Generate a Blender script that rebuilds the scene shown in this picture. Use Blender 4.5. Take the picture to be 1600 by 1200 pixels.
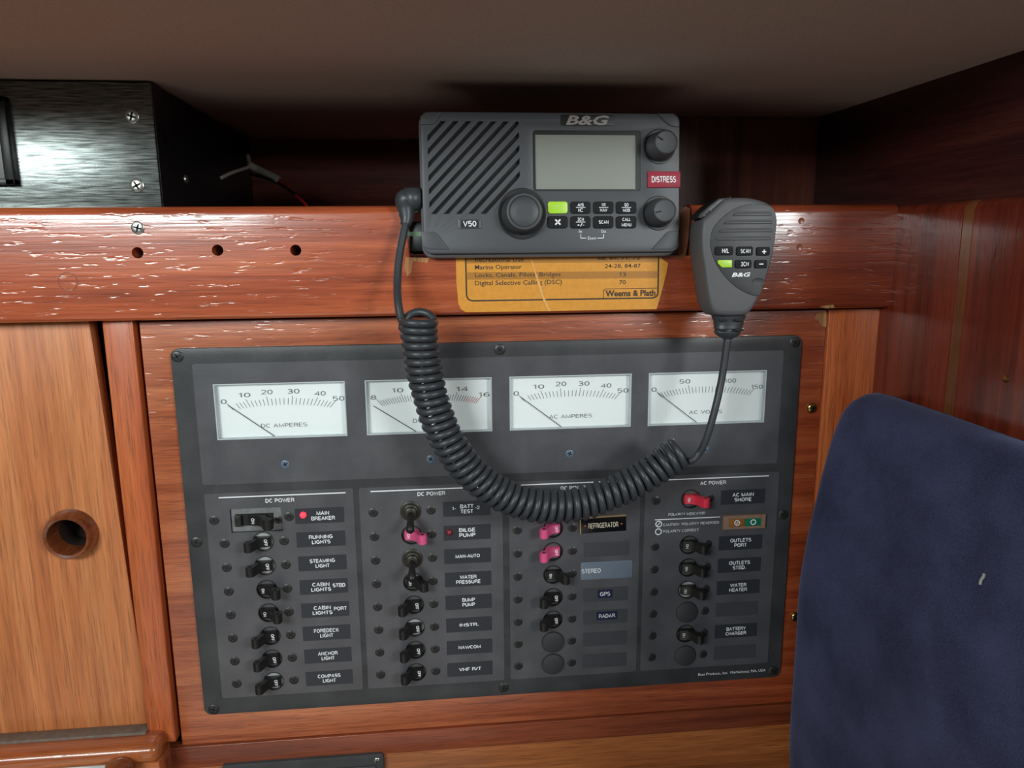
import bpy, bmesh, math, random
from mathutils import Vector, Matrix, noise
random.seed(4)
S = bpy.context.scene
C = S.collection
for o in list(bpy.data.objects): bpy.data.objects.remove(o)

# ------------------------------------------------------------------ camera
# metres; X right along the bulkhead, Y into the bulkhead, Z up; the breaker panel's face is Y = 0
F = 1160.0
CAM = Vector((-0.04313, -0.52963, 0.21179))
RW = Matrix(((0.9949953, -0.0995933, -0.0080893),
             (-0.0266366, -0.1863445, -0.9821233),
             (0.0963055, 0.9774236, -0.1880648)))       # rows: image right, image down, forward
cam = bpy.data.objects.new('camera', bpy.data.cameras.new('camera'))
C.objects.link(cam)
m = Matrix((RW[0], -RW[1], -RW[2])).transposed().to_4x4()
m.translation = CAM
cam.matrix_world = m
cam.data.sensor_width = 36; cam.data.lens = 36 * F / 1600; cam.data.clip_start = 0.01
S.camera = cam

# ------------------------------------------------------------------ light
S.view_settings.view_transform = 'Standard'; S.view_settings.look = 'None'
S.view_settings.exposure = 0.0; S.view_settings.gamma = 1
S.view_settings.use_curve_mapping = False
W = bpy.data.worlds.new('cabin_daylight'); S.world = W; W.use_nodes = True
W.node_tree.nodes['Background'].inputs[0].default_value = (1.0, 0.97, 0.94, 1)
W.node_tree.nodes['Background'].inputs[1].default_value = 0.045
def area(name, loc, target, sx, sy, power, col, spread=180):
    l = bpy.data.lights.new(name, 'AREA'); l.shape = 'RECTANGLE'; l.size = sx; l.size_y = sy
    l.energy = power; l.color = col; l.spread = math.radians(spread)
    o = bpy.data.objects.new(name, l); C.objects.link(o); o.location = loc
    o.rotation_euler = (Vector(target) - Vector(loc)).to_track_quat('-Z', 'Y').to_euler()
    return o
area('portlight_daylight', (-0.68, -1.10, 0.55), (-0.26, 0, 0.26), 0.50, 0.30, 5.2, (0.92, 1.0, 1.0), 115)
area('companionway_daylight', (0.85, -1.30, 0.52), (0, 0, 0.08), 0.40, 0.34, 11, (0.96, 1.0, 1.0))
area('cabin_sole_bounce', (-0.45, -1.1, -0.75), (-0.2, -0.1, 0.3), 1.0, 0.6, 1.5, (1.0, 0.90, 0.82))

# ------------------------------------------------------------------ helpers
def ray(u, v):
    return RW.transposed() @ Vector(((u - 800) / F, (v - 600) / F, 1))
def P(u, v, Y=0.0):                       # pixel -> point on the plane Y = const
    d = ray(u, v); return CAM + d * ((Y - CAM.y) / d.y)
def PX(u, v, X):                          # pixel -> point on the plane X = const
    d = ray(u, v); return CAM + d * ((X - CAM.x) / d.x)
class Frame:                              # a face: local x right, z up, -y towards the viewer
    def __init__(s, origin, tilt=0, roll=0, yaw=0):
        s.m = Matrix.Translation(origin) @ Matrix.Rotation(yaw, 4, 'Z') @ Matrix.Rotation(-tilt, 4, 'X') @ Matrix.Rotation(roll, 4, 'Y')
        s.inv = s.m.inverted()
    def px(s, u, v, y=0.0):
        o = s.inv @ CAM; d = s.inv.to_3x3() @ ray(u, v)
        p = o + d * ((y - o.y) / d.y); return (p.x, p.z)
    def rect(s, u0, v0, u1, v1, y=0.0):
        a = s.px(u0, v0, y); b = s.px(u1, v1, y); return (a[0], b[1], b[0], a[1])
WORLD = Frame((0, 0, 0))

def put(name, me, mat=None, parent=None, loc=None):
    o = bpy.data.objects.new(name, me); C.objects.link(o)
    if mat and not me.materials: me.materials.append(mat)
    if parent: o.parent = parent
    if loc: o.location = loc
    return o
def tag(o, label=None, cat=None, group=None, kind=None):
    if label: o['label'] = label
    if cat: o['category'] = cat
    if group: o['group'] = group
    if kind: o['kind'] = kind
    return o
def thing(name, frame_or_loc, label, cat, group=None):
    o = bpy.data.objects.new(name, None); C.objects.link(o); o.empty_display_size = .02
    if isinstance(frame_or_loc, Frame): o.matrix_world = frame_or_loc.m
    else: o.location = frame_or_loc
    return tag(o, label, cat, group)
def mesh(name, v, f, smooth=False):
    me = bpy.data.meshes.new(name); me.from_pydata([tuple(p) for p in v], [], f); me.update()
    if smooth:
        for p in me.polygons: p.use_smooth = True
    return me
def from_bm(name, bm, smooth=False):
    bmesh.ops.recalc_face_normals(bm, faces=bm.faces)
    me = bpy.data.meshes.new(name); bm.to_mesh(me); bm.free()
    if smooth:
        for p in me.polygons: p.use_smooth = True
    return me
def auto_smooth(me, ang=35):
    for p in me.polygons: p.use_smooth = True
    me.set_sharp_from_angle(angle=math.radians(ang)); return me
def box_me(name, x0, y0, z0, x1, y1, z1, bev=0.0, seg=2):
    bm = bmesh.new(); bmesh.ops.create_cube(bm, size=1)
    for v in bm.verts:
        v.co = Vector((x0 + (v.co.x + .5) * (x1 - x0), y0 + (v.co.y + .5) * (y1 - y0), z0 + (v.co.z + .5) * (z1 - z0)))
    if bev: bmesh.ops.bevel(bm, geom=bm.edges[:], offset=bev, segments=seg, profile=.5, affect='EDGES')
    me = from_bm(name, bm)
    return auto_smooth(me) if bev else me
def box(name, x0, y0, z0, x1, y1, z1, mat, parent=None, bev=0.0, seg=2):
    return put(name, box_me(name, x0, y0, z0, x1, y1, z1, bev, seg), mat, parent)
def lathe_me(name, prof, seg=32, smooth=True, cap=True):
    # prof: (radius, y) from the back to the front; axis along -y
    v = []; f = []; n = len(prof)
    for r, y in prof:
        for k in range(seg):
            a = 2 * math.pi * k / seg; v.append((r * math.cos(a), y, r * math.sin(a)))
    for i in range(n - 1):
        for k in range(seg):
            k2 = (k + 1) % seg; f.append((i*seg+k, i*seg+k2, (i+1)*seg+k2, (i+1)*seg+k))
    if cap:
        f.append(tuple(range(seg - 1, -1, -1)) ); f.append(tuple((n-1)*seg + k for k in range(seg)))
    me = mesh(name, v, f)
    bm = bmesh.new(); bm.from_mesh(me); bmesh.ops.recalc_face_normals(bm, faces=bm.faces); bm.to_mesh(me); bm.free()
    return auto_smooth(me, 40) if smooth else me
def tube_me(name, pts, rad, seg=10, cap=True):
    pts = [Vector(p) for p in pts]; n = len(pts)
    rads = rad if isinstance(rad, (list, tuple)) else [rad] * n
    v = []; f = []; t0 = (pts[1] - pts[0]).normalized()
    up = Vector((0, 0, 1)) if abs(t0.z) < .9 else Vector((0, 1, 0))
    nrm = t0.cross(up).normalized()
    for i in range(n):
        t = (pts[min(i+1, n-1)] - pts[max(i-1, 0)]).normalized()
        nrm = (nrm - t * nrm.dot(t)).normalized(); b = t.cross(nrm)
        for k in range(seg):
            a = 2 * math.pi * k / seg
            v.append(pts[i] + (nrm * math.cos(a) + b * math.sin(a)) * rads[i])
    for i in range(n - 1):
        for k in range(seg):
            k2 = (k + 1) % seg; f.append((i*seg+k, i*seg+k2, (i+1)*seg+k2, (i+1)*seg+k))
    if cap: f.append(tuple(range(seg-1, -1, -1))); f.append(tuple((n-1)*seg+k for k in range(seg)))
    return mesh(name, v, f, True)
def spline(pts, step=8):
    pts = [Vector(p) for p in pts]; out = []
    for i in range(len(pts) - 1):
        p0 = pts[max(i-1, 0)]; p1 = pts[i]; p2 = pts[i+1]; p3 = pts[min(i+2, len(pts)-1)]
        for k in range(step):
            t = k / step
            out.append(.5*((2*p1)+(p2-p0)*t+(2*p0-5*p1+4*p2-p3)*t*t+(3*p1-p0-3*p2+p3)*t**3))
    out.append(pts[-1]); return out
def curve_to_mesh(cu, name):
    o = bpy.data.objects.new('tmp', cu); C.objects.link(o)
    dg = bpy.context.evaluated_depsgraph_get()
    me = bpy.data.meshes.new_from_object(o.evaluated_get(dg), depsgraph=dg)
    me.name = name
    bpy.data.objects.remove(o); bpy.data.curves.remove(cu)
    me.materials.clear()
    return me
RX = Matrix.Rotation(math.pi / 2, 4, 'X')
def rrect(x0, z0, x1, z1, r=0.0, seg=5):
    if r <= 0: return [(x0, z0), (x1, z0), (x1, z1), (x0, z1)]
    out = []
    for cx, cz, a in ((x1-r, z0+r, -90), (x1-r, z1-r, 0), (x0+r, z1-r, 90), (x0+r, z0+r, 180)):
        for k in range(seg + 1):
            t = math.radians(a + 90 * k / seg); out.append((cx + r*math.cos(t), cz + r*math.sin(t)))
    return out
def circ(cx, cz, r, seg=28):
    return [(cx + r*math.cos(2*math.pi*k/seg), cz + r*math.sin(2*math.pi*k/seg)) for k in range(seg)]
def plate_me(name, loops, yb, yf, bev=0.0):
    # flat sheet with holes: back at y = yb, front at y = yf (yf < yb)
    K = 1000.0
    cu = bpy.data.curves.new(name, 'CURVE'); cu.dimensions = '2D'; cu.fill_mode = 'BOTH'
    t = (yb - yf) / 2 * K; b = bev * K
    cu.extrude = max(t - b, 0); cu.bevel_depth = b; cu.bevel_resolution = 2; cu.offset = -b
    for lp in loops:
        sp = cu.splines.new('POLY'); sp.points.add(len(lp) - 1); sp.use_cyclic_u = True
        for q, (x, z) in zip(sp.points, lp): q.co = (x * K, z * K, 0, 1)
    me = curve_to_mesh(cu, name)
    me.transform(Matrix.Translation((0, (yb + yf) / 2, 0)) @ RX @ Matrix.Scale(1 / K, 4))
    bm = bmesh.new(); bm.from_mesh(me); bmesh.ops.remove_doubles(bm, verts=bm.verts, dist=2e-6); bm.to_mesh(me); bm.free()
    return auto_smooth(me, 30)
def plate(name, loops, yb, yf, mat, parent=None, bev=0.0):
    return put(name, plate_me(name, loops, yb, yf, bev), mat, parent)

def _arc(cx, cy, rx, ry, a0, a1, n=9):
    return [(cx + rx*math.cos(math.radians(a0 + (a1-a0)*k/n)), cy + ry*math.sin(math.radians(a0 + (a1-a0)*k/n))) for k in range(n + 1)]
A_ = _arc
GL = {  # capitals drawn as strokes: width, polylines on a unit-high box
 'A': (.76, [[(.08, 0), (.38, 1), (.68, 0)], [(.2, .34), (.56, .34)]]),
 'B': (.70, [[(.1, 0), (.1, 1), (.4, 1)] + A_(.4, .75, .2, .25, 90, -90) + [(.1, .5)], [(.1, 0), (.4, 0)] + A_(.4, .25, .22, .25, -90, 90)]),
 'C': (.76, [A_(.4, .5, .31, .5, 48, 312, 14)]),
 'D': (.74, [[(.1, 0), (.1, 1), (.32, 1)] + A_(.32, .5, .33, .5, 90, -90, 12) + [(.1, 0)]]),
 'E': (.64, [[(.58, 0), (.1, 0), (.1, 1), (.57, 1)], [(.1, .52), (.53, .52)]]),
 'F': (.60, [[(.1, 0), (.1, 1), (.56, 1)], [(.1, .5), (.5, .5)]]),
 'G': (.80, [A_(.41, .5, .31, .5, 48, 320, 14) + [(.7, .2), (.7, .46), (.44, .46)]]),
 'H': (.74, [[(.1, 0), (.1, 1)], [(.64, 0), (.64, 1)], [(.1, .52), (.64, .52)]]),
 'I': (.24, [[(.12, 0), (.12, 1)]]),
 'J': (.56, [[(.44, 1), (.44, .26)] + A_(.26, .26, .18, .26, 0, -180)]),
 'K': (.72, [[(.1, 0), (.1, 1)], [(.62, 1), (.1, .38)], [(.28, .58), (.66, 0)]]),
 'L': (.56, [[(.1, 1), (.1, 0), (.52, 0)]]),
 'M': (.88, [[(.1, 0), (.1, 1), (.44, .06), (.78, 1), (.78, 0)]]),
 'N': (.74, [[(.1, 0), (.1, 1), (.64, 0), (.64, 1)]]),
 'O': (.82, [A_(.41, .5, .32, .5, 0, 360, 20)]),
 'P': (.66, [[(.1, 0), (.1, 1), (.36, 1)] + A_(.36, .73, .23, .27, 90, -90) + [(.1, .46)]]),
 'Q': (.82, [A_(.41, .5, .32, .5, 0, 360, 20), [(.46, .26), (.76, -.04)]]),
 'R': (.72, [[(.1, 0), (.1, 1), (.38, 1)] + A_(.38, .74, .22, .26, 90, -90) + [(.1, .48)], [(.4, .48), (.54, .42), (.6, .25), (.64, 0)]]),
 'S': (.68, [A_(.34, .745, .25, .255, 35, 250, 10) + A_(.34, .265, .27, .265, 80, -145, 10)]),
 'T': (.64, [[(.04, 1), (.6, 1)], [(.32, 1), (.32, 0)]]),
 'U': (.74, [[(.1, 1), (.1, .28)] + A_(.37, .28, .27, .28, 180, 360) + [(.64, 1)]]),
 'V': (.70, [[(.06, 1), (.35, 0), (.64, 1)]]),
 'W': (1.0, [[(.05, 1), (.27, 0), (.5, .95), (.73, 0), (.95, 1)]]),
 'X': (.70, [[(.06, 0), (.64, 1)], [(.06, 1), (.64, 0)]]),
 'Y': (.70, [[(.05, 1), (.35, .46), (.65, 1)], [(.35, .46), (.35, 0)]]),
 'Z': (.66, [[(.07, 1), (.58, 1), (.06, 0), (.6, 0)]]),
 '0': (.62, [A_(.31, .5, .23, .5, 0, 360, 18)]),
 '1': (.42, [[(.08, .78), (.28, 1), (.28, 0)]]),
 '2': (.62, [A_(.31, .72, .23, .28, 165, -35, 9) + [(.08, 0), (.56, 0)]]),
 '3': (.62, [A_(.30, .75, .21, .25, 150, -90, 9) + A_(.30, .26, .24, .26, 90, -150, 9)]),
 '4': (.62, [[(.46, 0), (.46, 1), (.06, .27), (.58, .27)]]),
 '5': (.62, [[(.52, 1), (.14, 1), (.10, .52)] + A_(.3, .32, .24, .32, 110, -140, 9)]),
 '6': (.62, [A_(.36, .55, .28, .45, 60, 190, 7) + A_(.31, .31, .23, .31, 180, -180, 14)]),
 '8': (.62, [A_(.31, .75, .2, .25, 0, 360, 14), A_(.31, .26, .24, .26, 0, 360, 14)]),
 '9': (.62, [A_(.31, .69, .23, .31, 0, 360, 14) + A_(.26, .45, .28, .45, 10, -120, 7)]),
 '/': (.36, [[(.02, -.02), (.34, 1.02)]]), '-': (.36, [[(.05, .4), (.31, .4)]]), '+': (.6, [[(.06, .42), (.54, .42)], [(.3, .18), (.3, .66)]]),
 '.': (.24, [[(.12, 0), (.12, .14)]]), ',': (.24, [[(.14, .12), (.08, -.14)]]), ' ': (.30, []), "'": (.2, [[(.1, .8), (.1, 1)]])}
def ribbon(pts, w, out_v, out_f):
    pts = [Vector(q) for q in pts]; n = len(pts)
    closed = (pts[0] - pts[-1]).length < 1e-5
    vs = []
    for i in range(n):
        a = pts[i-1] if i > 0 else (pts[-2] if closed else None)
        b = pts[i+1] if i < n - 1 else (pts[1] if closed else None)
        d0 = (pts[i] - a).normalized() if a is not None and (pts[i]-a).length > 1e-7 else None
        d1 = (b - pts[i]).normalized() if b is not None and (b-pts[i]).length > 1e-7 else None
        d0 = d0 or d1; d1 = d1 or d0
        n0 = Vector((-d0.y, d0.x)); n1 = Vector((-d1.y, d1.x)); mt = n0 + n1
        mt = mt.normalized() if mt.length > .3 else n1
        k = min(1.8, 1 / max(.3, mt.dot(n1)))
        vs.append((pts[i] + mt*w/2*k, pts[i] - mt*w/2*k))
    o = len(out_v)
    for a, b in vs: out_v += [(a.x, 0, a.y), (b.x, 0, b.y)]
    for i in range(n - 1): out_f.append((o+2*i, o+2*i+1, o+2*i+3, o+2*i+2))
def stroke_text(s, weight, shear, align, gap):
    v, f = [], []
    lines = s.split('\n')
    for li, ln in enumerate(lines):
        tot = sum(GL[c][0] + .06 for c in ln)
        x = -tot/2 if align == 'CENTER' else 0
        z = -li * gap * 1.42
        for c in ln:
            w_, st = GL[c]
            for poly in st:
                # keep the stroke inside the cap height
                q = [(px_, weight/2 + py_*(1 - weight)) for px_, py_ in poly]
                ribbon([(x + a + shear*(b), z + b) for a, b in q], weight, v, f)
            x += w_ + .06
    return mesh('print', v, f)
TC = {}
def text(name, s, cx, cz, w, h, y, mat, parent=None, rot=0, shear=0.0, bold=0.0, align='CENTER', gap=.85):
    # flat print: fitted to w x h, centred on (cx, cz)
    key = (s, shear, bold, align, gap)
    if key not in TC and all(c in GL or c == '\n' for c in s):
        TC[key] = stroke_text(s, .105 + bold*2.2, shear, align, gap)
    if key not in TC:
        cu = bpy.data.curves.new('print', 'FONT'); cu.body = s; cu.align_x = align; cu.size = 10
        cu.space_line = gap; cu.shear = shear; cu.offset = bold * 10; cu.resolution_u = 2
        me = curve_to_mesh(cu, 'print')
        me.transform(RX); TC[key] = me
    me = TC[key].copy()
    xs = [v.co.x for v in me.vertices]; zs = [v.co.z for v in me.vertices]
    x0, x1, z0, z1 = min(xs), max(xs), min(zs), max(zs)
    sz = h / (z1 - z0); sx = w / (x1 - x0) if w else sz
    M = Matrix.Translation((cx, y, cz)) @ Matrix.Rotation(rot, 4, 'Y') @ Matrix.Diagonal((sx, 1, sz, 1)) @ Matrix.Translation((-(x0+x1)/2, 0, -(z0+z1)/2))
    me.transform(M); me.materials.append(mat)
    return put(name, me, None, parent)
def join_me(name, parts):
    bm = bmesh.new()
    for me in parts: bm.from_mesh(me)
    out = bpy.data.meshes.new(name); bm.to_mesh(out); bm.free()
    if parts[0].materials: out.materials.append(parts[0].materials[0])
    return out
def boolean(o, cutter):
    md = o.modifiers.new('cut', 'BOOLEAN'); md.object = cutter; md.solver = 'EXACT'
    dg = bpy.context.evaluated_depsgraph_get()
    me = bpy.data.meshes.new_from_object(o.evaluated_get(dg), depsgraph=dg)
    o.modifiers.clear(); o.data = me; bpy.data.objects.remove(cutter)
    return auto_smooth(me, 35)

# ------------------------------------------------------------------ materials
def lin(c): return tuple(((x/255)/12.92 if x/255 <= .04045 else ((x/255+.055)/1.055)**2.4) for x in c) + (1,)
def base(name):
    mt = bpy.data.materials.new(name); mt.use_nodes = True
    nt = mt.node_tree; return mt, nt, nt.nodes['Principled BSDF']
def plain(name, c, rough=.5, metal=0.0, noise_amt=.06, noise_scale=900, bump=.0, coat=0, spec=.5, sheen=0, smudge=0):
    mt, nt, b = base(name); N = nt.nodes; L = nt.links
    tc = N.new('ShaderNodeTexCoord'); nz = N.new('ShaderNodeTexNoise'); nz.inputs['Scale'].default_value = noise_scale
    nz.inputs['Detail'].default_value = 3; L.new(tc.outputs['Object'], nz.inputs['Vector'])
    mix = N.new('ShaderNodeMix'); mix.data_type = 'RGBA'; cl = lin(c)
    mix.inputs['A'].default_value = tuple(x*(1-noise_amt*2) for x in cl[:3]) + (1,)
    mix.inputs['B'].default_value = tuple(min(1, x*(1+noise_amt*2)) for x in cl[:3]) + (1,)
    L.new(nz.outputs['Fac'], mix.inputs['Factor']); outc = mix.outputs['Result']
    if smudge:    # handled, dusty surface: soft grey smears and a few pale scuffs
        n2 = N.new('ShaderNodeTexNoise'); n2.inputs['Scale'].default_value = 38; n2.inputs['Detail'].default_value = 5; L.new(tc.outputs['Object'], n2.inputs['Vector'])
        rp = N.new('ShaderNodeValToRGB'); rp.color_ramp.elements[0].position = .35; rp.color_ramp.elements[0].color = (1-smudge,)*3 + (1,)
        rp.color_ramp.elements[1].position = .68; rp.color_ramp.elements[1].color = (1+smudge*1.2, 1+smudge*1.15, 1+smudge, 1); L.new(n2.outputs['Fac'], rp.inputs['Fac'])
        m2 = N.new('ShaderNodeMix'); m2.data_type = 'RGBA'; m2.blend_type = 'MULTIPLY'; m2.inputs['Factor'].default_value = 1
        L.new(outc, m2.inputs['A']); L.new(rp.outputs[0], m2.inputs['B']); outc = m2.outputs['Result']
    L.new(outc, b.inputs['Base Color'])
    b.inputs['Roughness'].default_value = rough; b.inputs['Metallic'].default_value = metal
    b.inputs['Specular IOR Level'].default_value = spec
    b.inputs['Coat Weight'].default_value = coat; b.inputs['Coat Roughness'].default_value = .08
    b.inputs['Sheen Weight'].default_value = sheen
    if bump:
        bp = N.new('ShaderNodeBump'); bp.inputs['Strength'].default_value = bump; bp.inputs['Distance'].default_value = .0004
        L.new(nz.outputs['Fac'], bp.inputs['Height']); L.new(bp.outputs['Normal'], b.inputs['Normal'])
    return mt
def wood(name, dark, mid, light, axis='X', rough=.45, coat=.8, bump=.35, crough=.12, seed=0, streak=1.0, pores=.5, spec=.35, shade_x=None):
    mt, nt, b = base(name); N = nt.nodes; L = nt.links
    tc = N.new('ShaderNodeTexCoord')
    def nz(al, ac, det=4, dist=0.0, off=0):
        mp = N.new('ShaderNodeMapping')
        sc = [ac, ac, ac]; sc['XYZ'.index(axis)] = al
        mp.inputs['Scale'].default_value = sc; mp.inputs['Location'].default_value = (seed*3.1+off, seed*1.7, seed*2.3+off)
        L.new(tc.outputs['Object'], mp.inputs['Vector'])
        n = N.new('ShaderNodeTexNoise'); n.inputs['Scale'].default_value = 1; n.inputs['Detail'].default_value = det
        n.inputs['Distortion'].default_value = dist; L.new(mp.outputs['Vector'], n.inputs['Vector']); return n.outputs['Fac']
    def ramp(fac, stops):
        r = N.new('ShaderNodeValToRGB'); e = r.color_ramp.elements
        e[0].position, e[0].color = stops[0]; e[1].position, e[1].color = stops[-1]
        for p, c in stops[1:-1]:
            q = e.new(p); q.color = c
        L.new(fac, r.inputs['Fac']); return r.outputs['Color']
    def mixc(kind, fac, a, bb):
        mx = N.new('ShaderNodeMix'); mx.data_type = 'RGBA'; mx.blend_type = kind
        if isinstance(fac, float): mx.inputs['Factor'].default_value = fac
        else: L.new(fac, mx.inputs['Factor'])
        L.new(a, mx.inputs['A']); L.new(bb, mx.inputs['B']); return mx.outputs['Result']
    g1 = nz(4, 95, 5, .4); g2 = nz(2.2, 16, 3, .6, 5); pore = nz(42, 1500, 2, 0, 9); fine = nz(18, 520, 3, 0, 2)
    col = ramp(g1, [(.30, lin(dark)), (.5, lin(mid)), (.72, lin(light))])
    big = ramp(g2, [(.3, (.62, .58, .56, 1)), (.7, (1.15, 1.12, 1.1, 1))])
    col = mixc('MULTIPLY', .75 * streak, col, big)
    pr = ramp(pore, [(.32, (1-pores, 1-pores, 1-pores, 1)), (.47, (1, 1, 1, 1))])
    col = mixc('MULTIPLY', .8, col, pr)
    fr = ramp(fine, [(.3, (.72, .70, .68, 1)), (.7, (1.12, 1.12, 1.12, 1))])
    col = mixc('MULTIPLY', .7, col, fr)
    if shade_x:      # light falloff put into the wood colour: darker and redder towards the right end
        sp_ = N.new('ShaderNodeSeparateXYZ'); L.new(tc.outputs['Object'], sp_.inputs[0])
        fm = N.new('ShaderNodeMapRange'); L.new(sp_.outputs['X'], fm.inputs['Value']); fm.inputs['From Min'].default_value = shade_x[0]; fm.inputs['From Max'].default_value = shade_x[1]
        col = mixc('MULTIPLY', fm.outputs[0], col, ramp(fm.outputs[0], [(0, (1, 1, 1, 1)), (1, (shade_x[2]*1.15, shade_x[2]*.85, shade_x[2]*.85, 1))]))
    L.new(col, b.inputs['Base Color'])
    b.inputs['Roughness'].default_value = rough; b.inputs['Coat Weight'].default_value = coat
    b.inputs['Coat Roughness'].default_value = crough; b.inputs['Specular IOR Level'].default_value = spec
    ad = N.new('ShaderNodeMath'); ad.operation = 'MULTIPLY_ADD'
    lump = nz(60, 330, 2, 0, 4)
    mr = N.new('ShaderNodeMapRange'); mr.interpolation_type = 'SMOOTHSTEP'; L.new(lump, mr.inputs['Value'])
    mr.inputs['From Min'].default_value = .58; mr.inputs['From Max'].default_value = .74
    mr.inputs['To Min'].default_value = 0; mr.inputs['To Max'].default_value = -.22
    L.new(fine, ad.inputs[0]); ad.inputs[1].default_value = .16; L.new(mr.outputs[0], ad.inputs[2])
    bp = N.new('ShaderNodeBump'); bp.inputs['Strength'].default_value = bump; bp.inputs['Distance'].default_value = .0009
    L.new(ad.outputs[0], bp.inputs['Height']); L.new(bp.outputs['Normal'], b.inputs['Normal']); L.new(bp.outputs['Normal'], b.inputs['Coat Normal'])
    return mt
M = {}
M['rail'] = wood('varnished_mahogany_rail', (152, 66, 35), (180, 86, 48), (198, 104, 60), 'X', .32, .9, .8, .13, 1, .45, .35, spec=.7, shade_x=(-.05, .26, .42))
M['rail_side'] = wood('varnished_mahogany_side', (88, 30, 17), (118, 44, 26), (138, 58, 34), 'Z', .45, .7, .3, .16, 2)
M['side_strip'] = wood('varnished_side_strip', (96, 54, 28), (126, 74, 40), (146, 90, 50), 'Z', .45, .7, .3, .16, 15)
M['board'] = wood('varnished_teak_board', (140, 66, 36), (176, 92, 52), (198, 116, 70), 'X', .38, .8, .5, .16, 3, .6, .55, spec=.5, shade_x=(-.1, .25, .7))
M['stile'] = wood('teak_stile', (166, 78, 40), (190, 96, 50), (204, 112, 60), 'Z', .45, .6, .2, .18, 4, .5)
M['door'] = wood('teak_door', (178, 102, 58), (196, 118, 68), (208, 134, 82), 'Z', .5, .4, .12, .28, 5, .4, .4)
M['ledge'] = wood('teak_ledge', (130, 62, 32), (172, 92, 48), (196, 116, 66), 'X', .4, .9, .25, .12, 6)
M['lower'] = wood('lower_mahogany', (112, 50, 28), (138, 66, 38), (156, 82, 48), 'X', .5, .6, .3, .2, 7, .8)
M['lower2'] = wood('lower_teak', (140, 76, 36), (172, 100, 50), (190, 116, 62), 'X', .5, .5, .2, .2, 8, .8)
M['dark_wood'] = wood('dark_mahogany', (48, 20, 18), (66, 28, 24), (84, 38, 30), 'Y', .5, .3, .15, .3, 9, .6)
M['back_wood'] = wood('niche_mahogany', (96, 48, 38), (124, 64, 48), (142, 78, 58), 'Z', .5, .3, .15, .3, 10, .6)
M['back_wood_x'] = wood('niche_mahogany_board', (104, 48, 42), (136, 66, 54), (156, 82, 64), 'X', .5, .3, .15, .3, 11, .6)
M['knob_wood'] = wood('turned_teak', (96, 44, 22), (128, 66, 36), (150, 84, 48), 'Y', .35, 1, .1, .1, 12)
M['notch_wood'] = wood('weathered_cut_wood', (104, 60, 38), (130, 80, 50), (146, 94, 60), 'Z', .7, .1, .4, .3, 14, .5)
M['bare_wood'] = wood('bare_split_wood', (150, 98, 60), (186, 134, 88), (206, 160, 112), 'Z', .8, 0, .5, .3, 13, .5)
M['ceiling'] = plain('headliner_vinyl', (206, 184, 168), .8, 0, .10, 700, .3)
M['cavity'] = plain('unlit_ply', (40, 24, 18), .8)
M['plate'] = plain('panel_black_border', (57, 58, 60), .42, 0, .10, 1300, .25, 0, .5, 0, .22)
M['bay'] = plain('panel_charcoal_face', (77, 77, 81), .38, 0, .05, 700, .08, 0, .7, 0, .16)
M['label_strip'] = plain('label_strip_navy', (46, 48, 54), .4, 0, .05, 500)
M['label_blank'] = plain('label_strip_blank', (64, 65, 69), .4, 0, .05, 500)
M['black'] = plain('black_plastic', (24, 24, 25), .38, 0, .05, 600)
M['toggle'] = plain('toggle_black', (30, 29, 27), .4, 0, .1, 500)
M['collar'] = plain('switch_collar', (58, 55, 48), .4, .4, .12, 700)
M['pink'] = plain('toggle_pink', (214, 84, 130), .4, 0, .04, 500)
M['red'] = plain('toggle_red', (205, 44, 66), .4, 0, .04, 500)
M['breaker_face'] = plain('breaker_inner_grey', (168, 170, 168), .35, .1, .12, 300)
M['breaker_mid'] = plain('breaker_box_grey', (118, 119, 119), .45, .1, .15, 300)
M['breaker_dark'] = plain('breaker_inner_dark', (84, 84, 84), .4, .1, .1, 300)
M['screw_black'] = plain('screw_blackened', (70, 70, 69), .42, .7, .1, 900)
M['slot'] = plain('screw_slot_dark', (14, 14, 14), .7)
M['screw_steel'] = plain('screw_steel', (176, 176, 170), .3, .9, .08, 900)
M['brass'] = plain('brass', (196, 160, 92), .25, 1, .08, 600)
M['screw_blue'] = plain('screw_blue_plastic', (92, 112, 134), .4)
M['white_print'] = plain('white_print', (236, 238, 240), .6)
M['grey_print'] = plain('dial_print_grey', (128, 130, 132), .6)
M['dial_ink'] = plain('dial_ink_grey', (112, 114, 116), .6)
M['red_ink'] = plain('dial_ink_red', (186, 62, 78), .6)
M['needle'] = plain('needle_black', (42, 42, 44), .5)
M['dial'] = plain('dial_white', (232, 238, 236), .6, 0, .012, 900)
M['acrylic'] = plain('acrylic_edge', (186, 194, 196), .2, 0, .05, 60)
M['cap'] = plain('blank_cap_black', (52, 53, 56), .55, 0, .08, 1100, .15)
M['navy_tag'] = plain('navy_tag', (28, 32, 62), .4)
M['stereo_tag'] = plain('slate_tag', (100, 112, 126), .45)
M['gold'] = plain('gold_edge', (206, 176, 128), .35, .5)
M['name_black'] = plain('nameplate_black', (12, 12, 14), .25)
M['cream_print'] = plain('cream_print', (238, 228, 204), .5)
M['copper'] = plain('copper_pin', (176, 92, 66), .35, .8)
M['corroded'] = plain('corroded_frame', (138, 108, 90), .8, 0, .22, 420, .6)
M['amber'] = plain('amber_lens', (150, 96, 40), .15, 0, .1, 200, 0, .5)
M['green_lens'] = plain('green_lens', (18, 112, 82), .15, 0, .15, 200, 0, .5)
M['dark_lens'] = plain('led_dark_red', (120, 36, 44), .15, 0, .05, 300, 0, .6)
M['radio'] = plain('radio_charcoal', (65, 67, 71), .45, 0, .05, 1500, .12)
M['radio_trim'] = plain('radio_trim_grey', (104, 107, 112), .4, 0, .03, 900)
M['radio_black'] = plain('radio_black', (16, 16, 18), .4)
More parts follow.
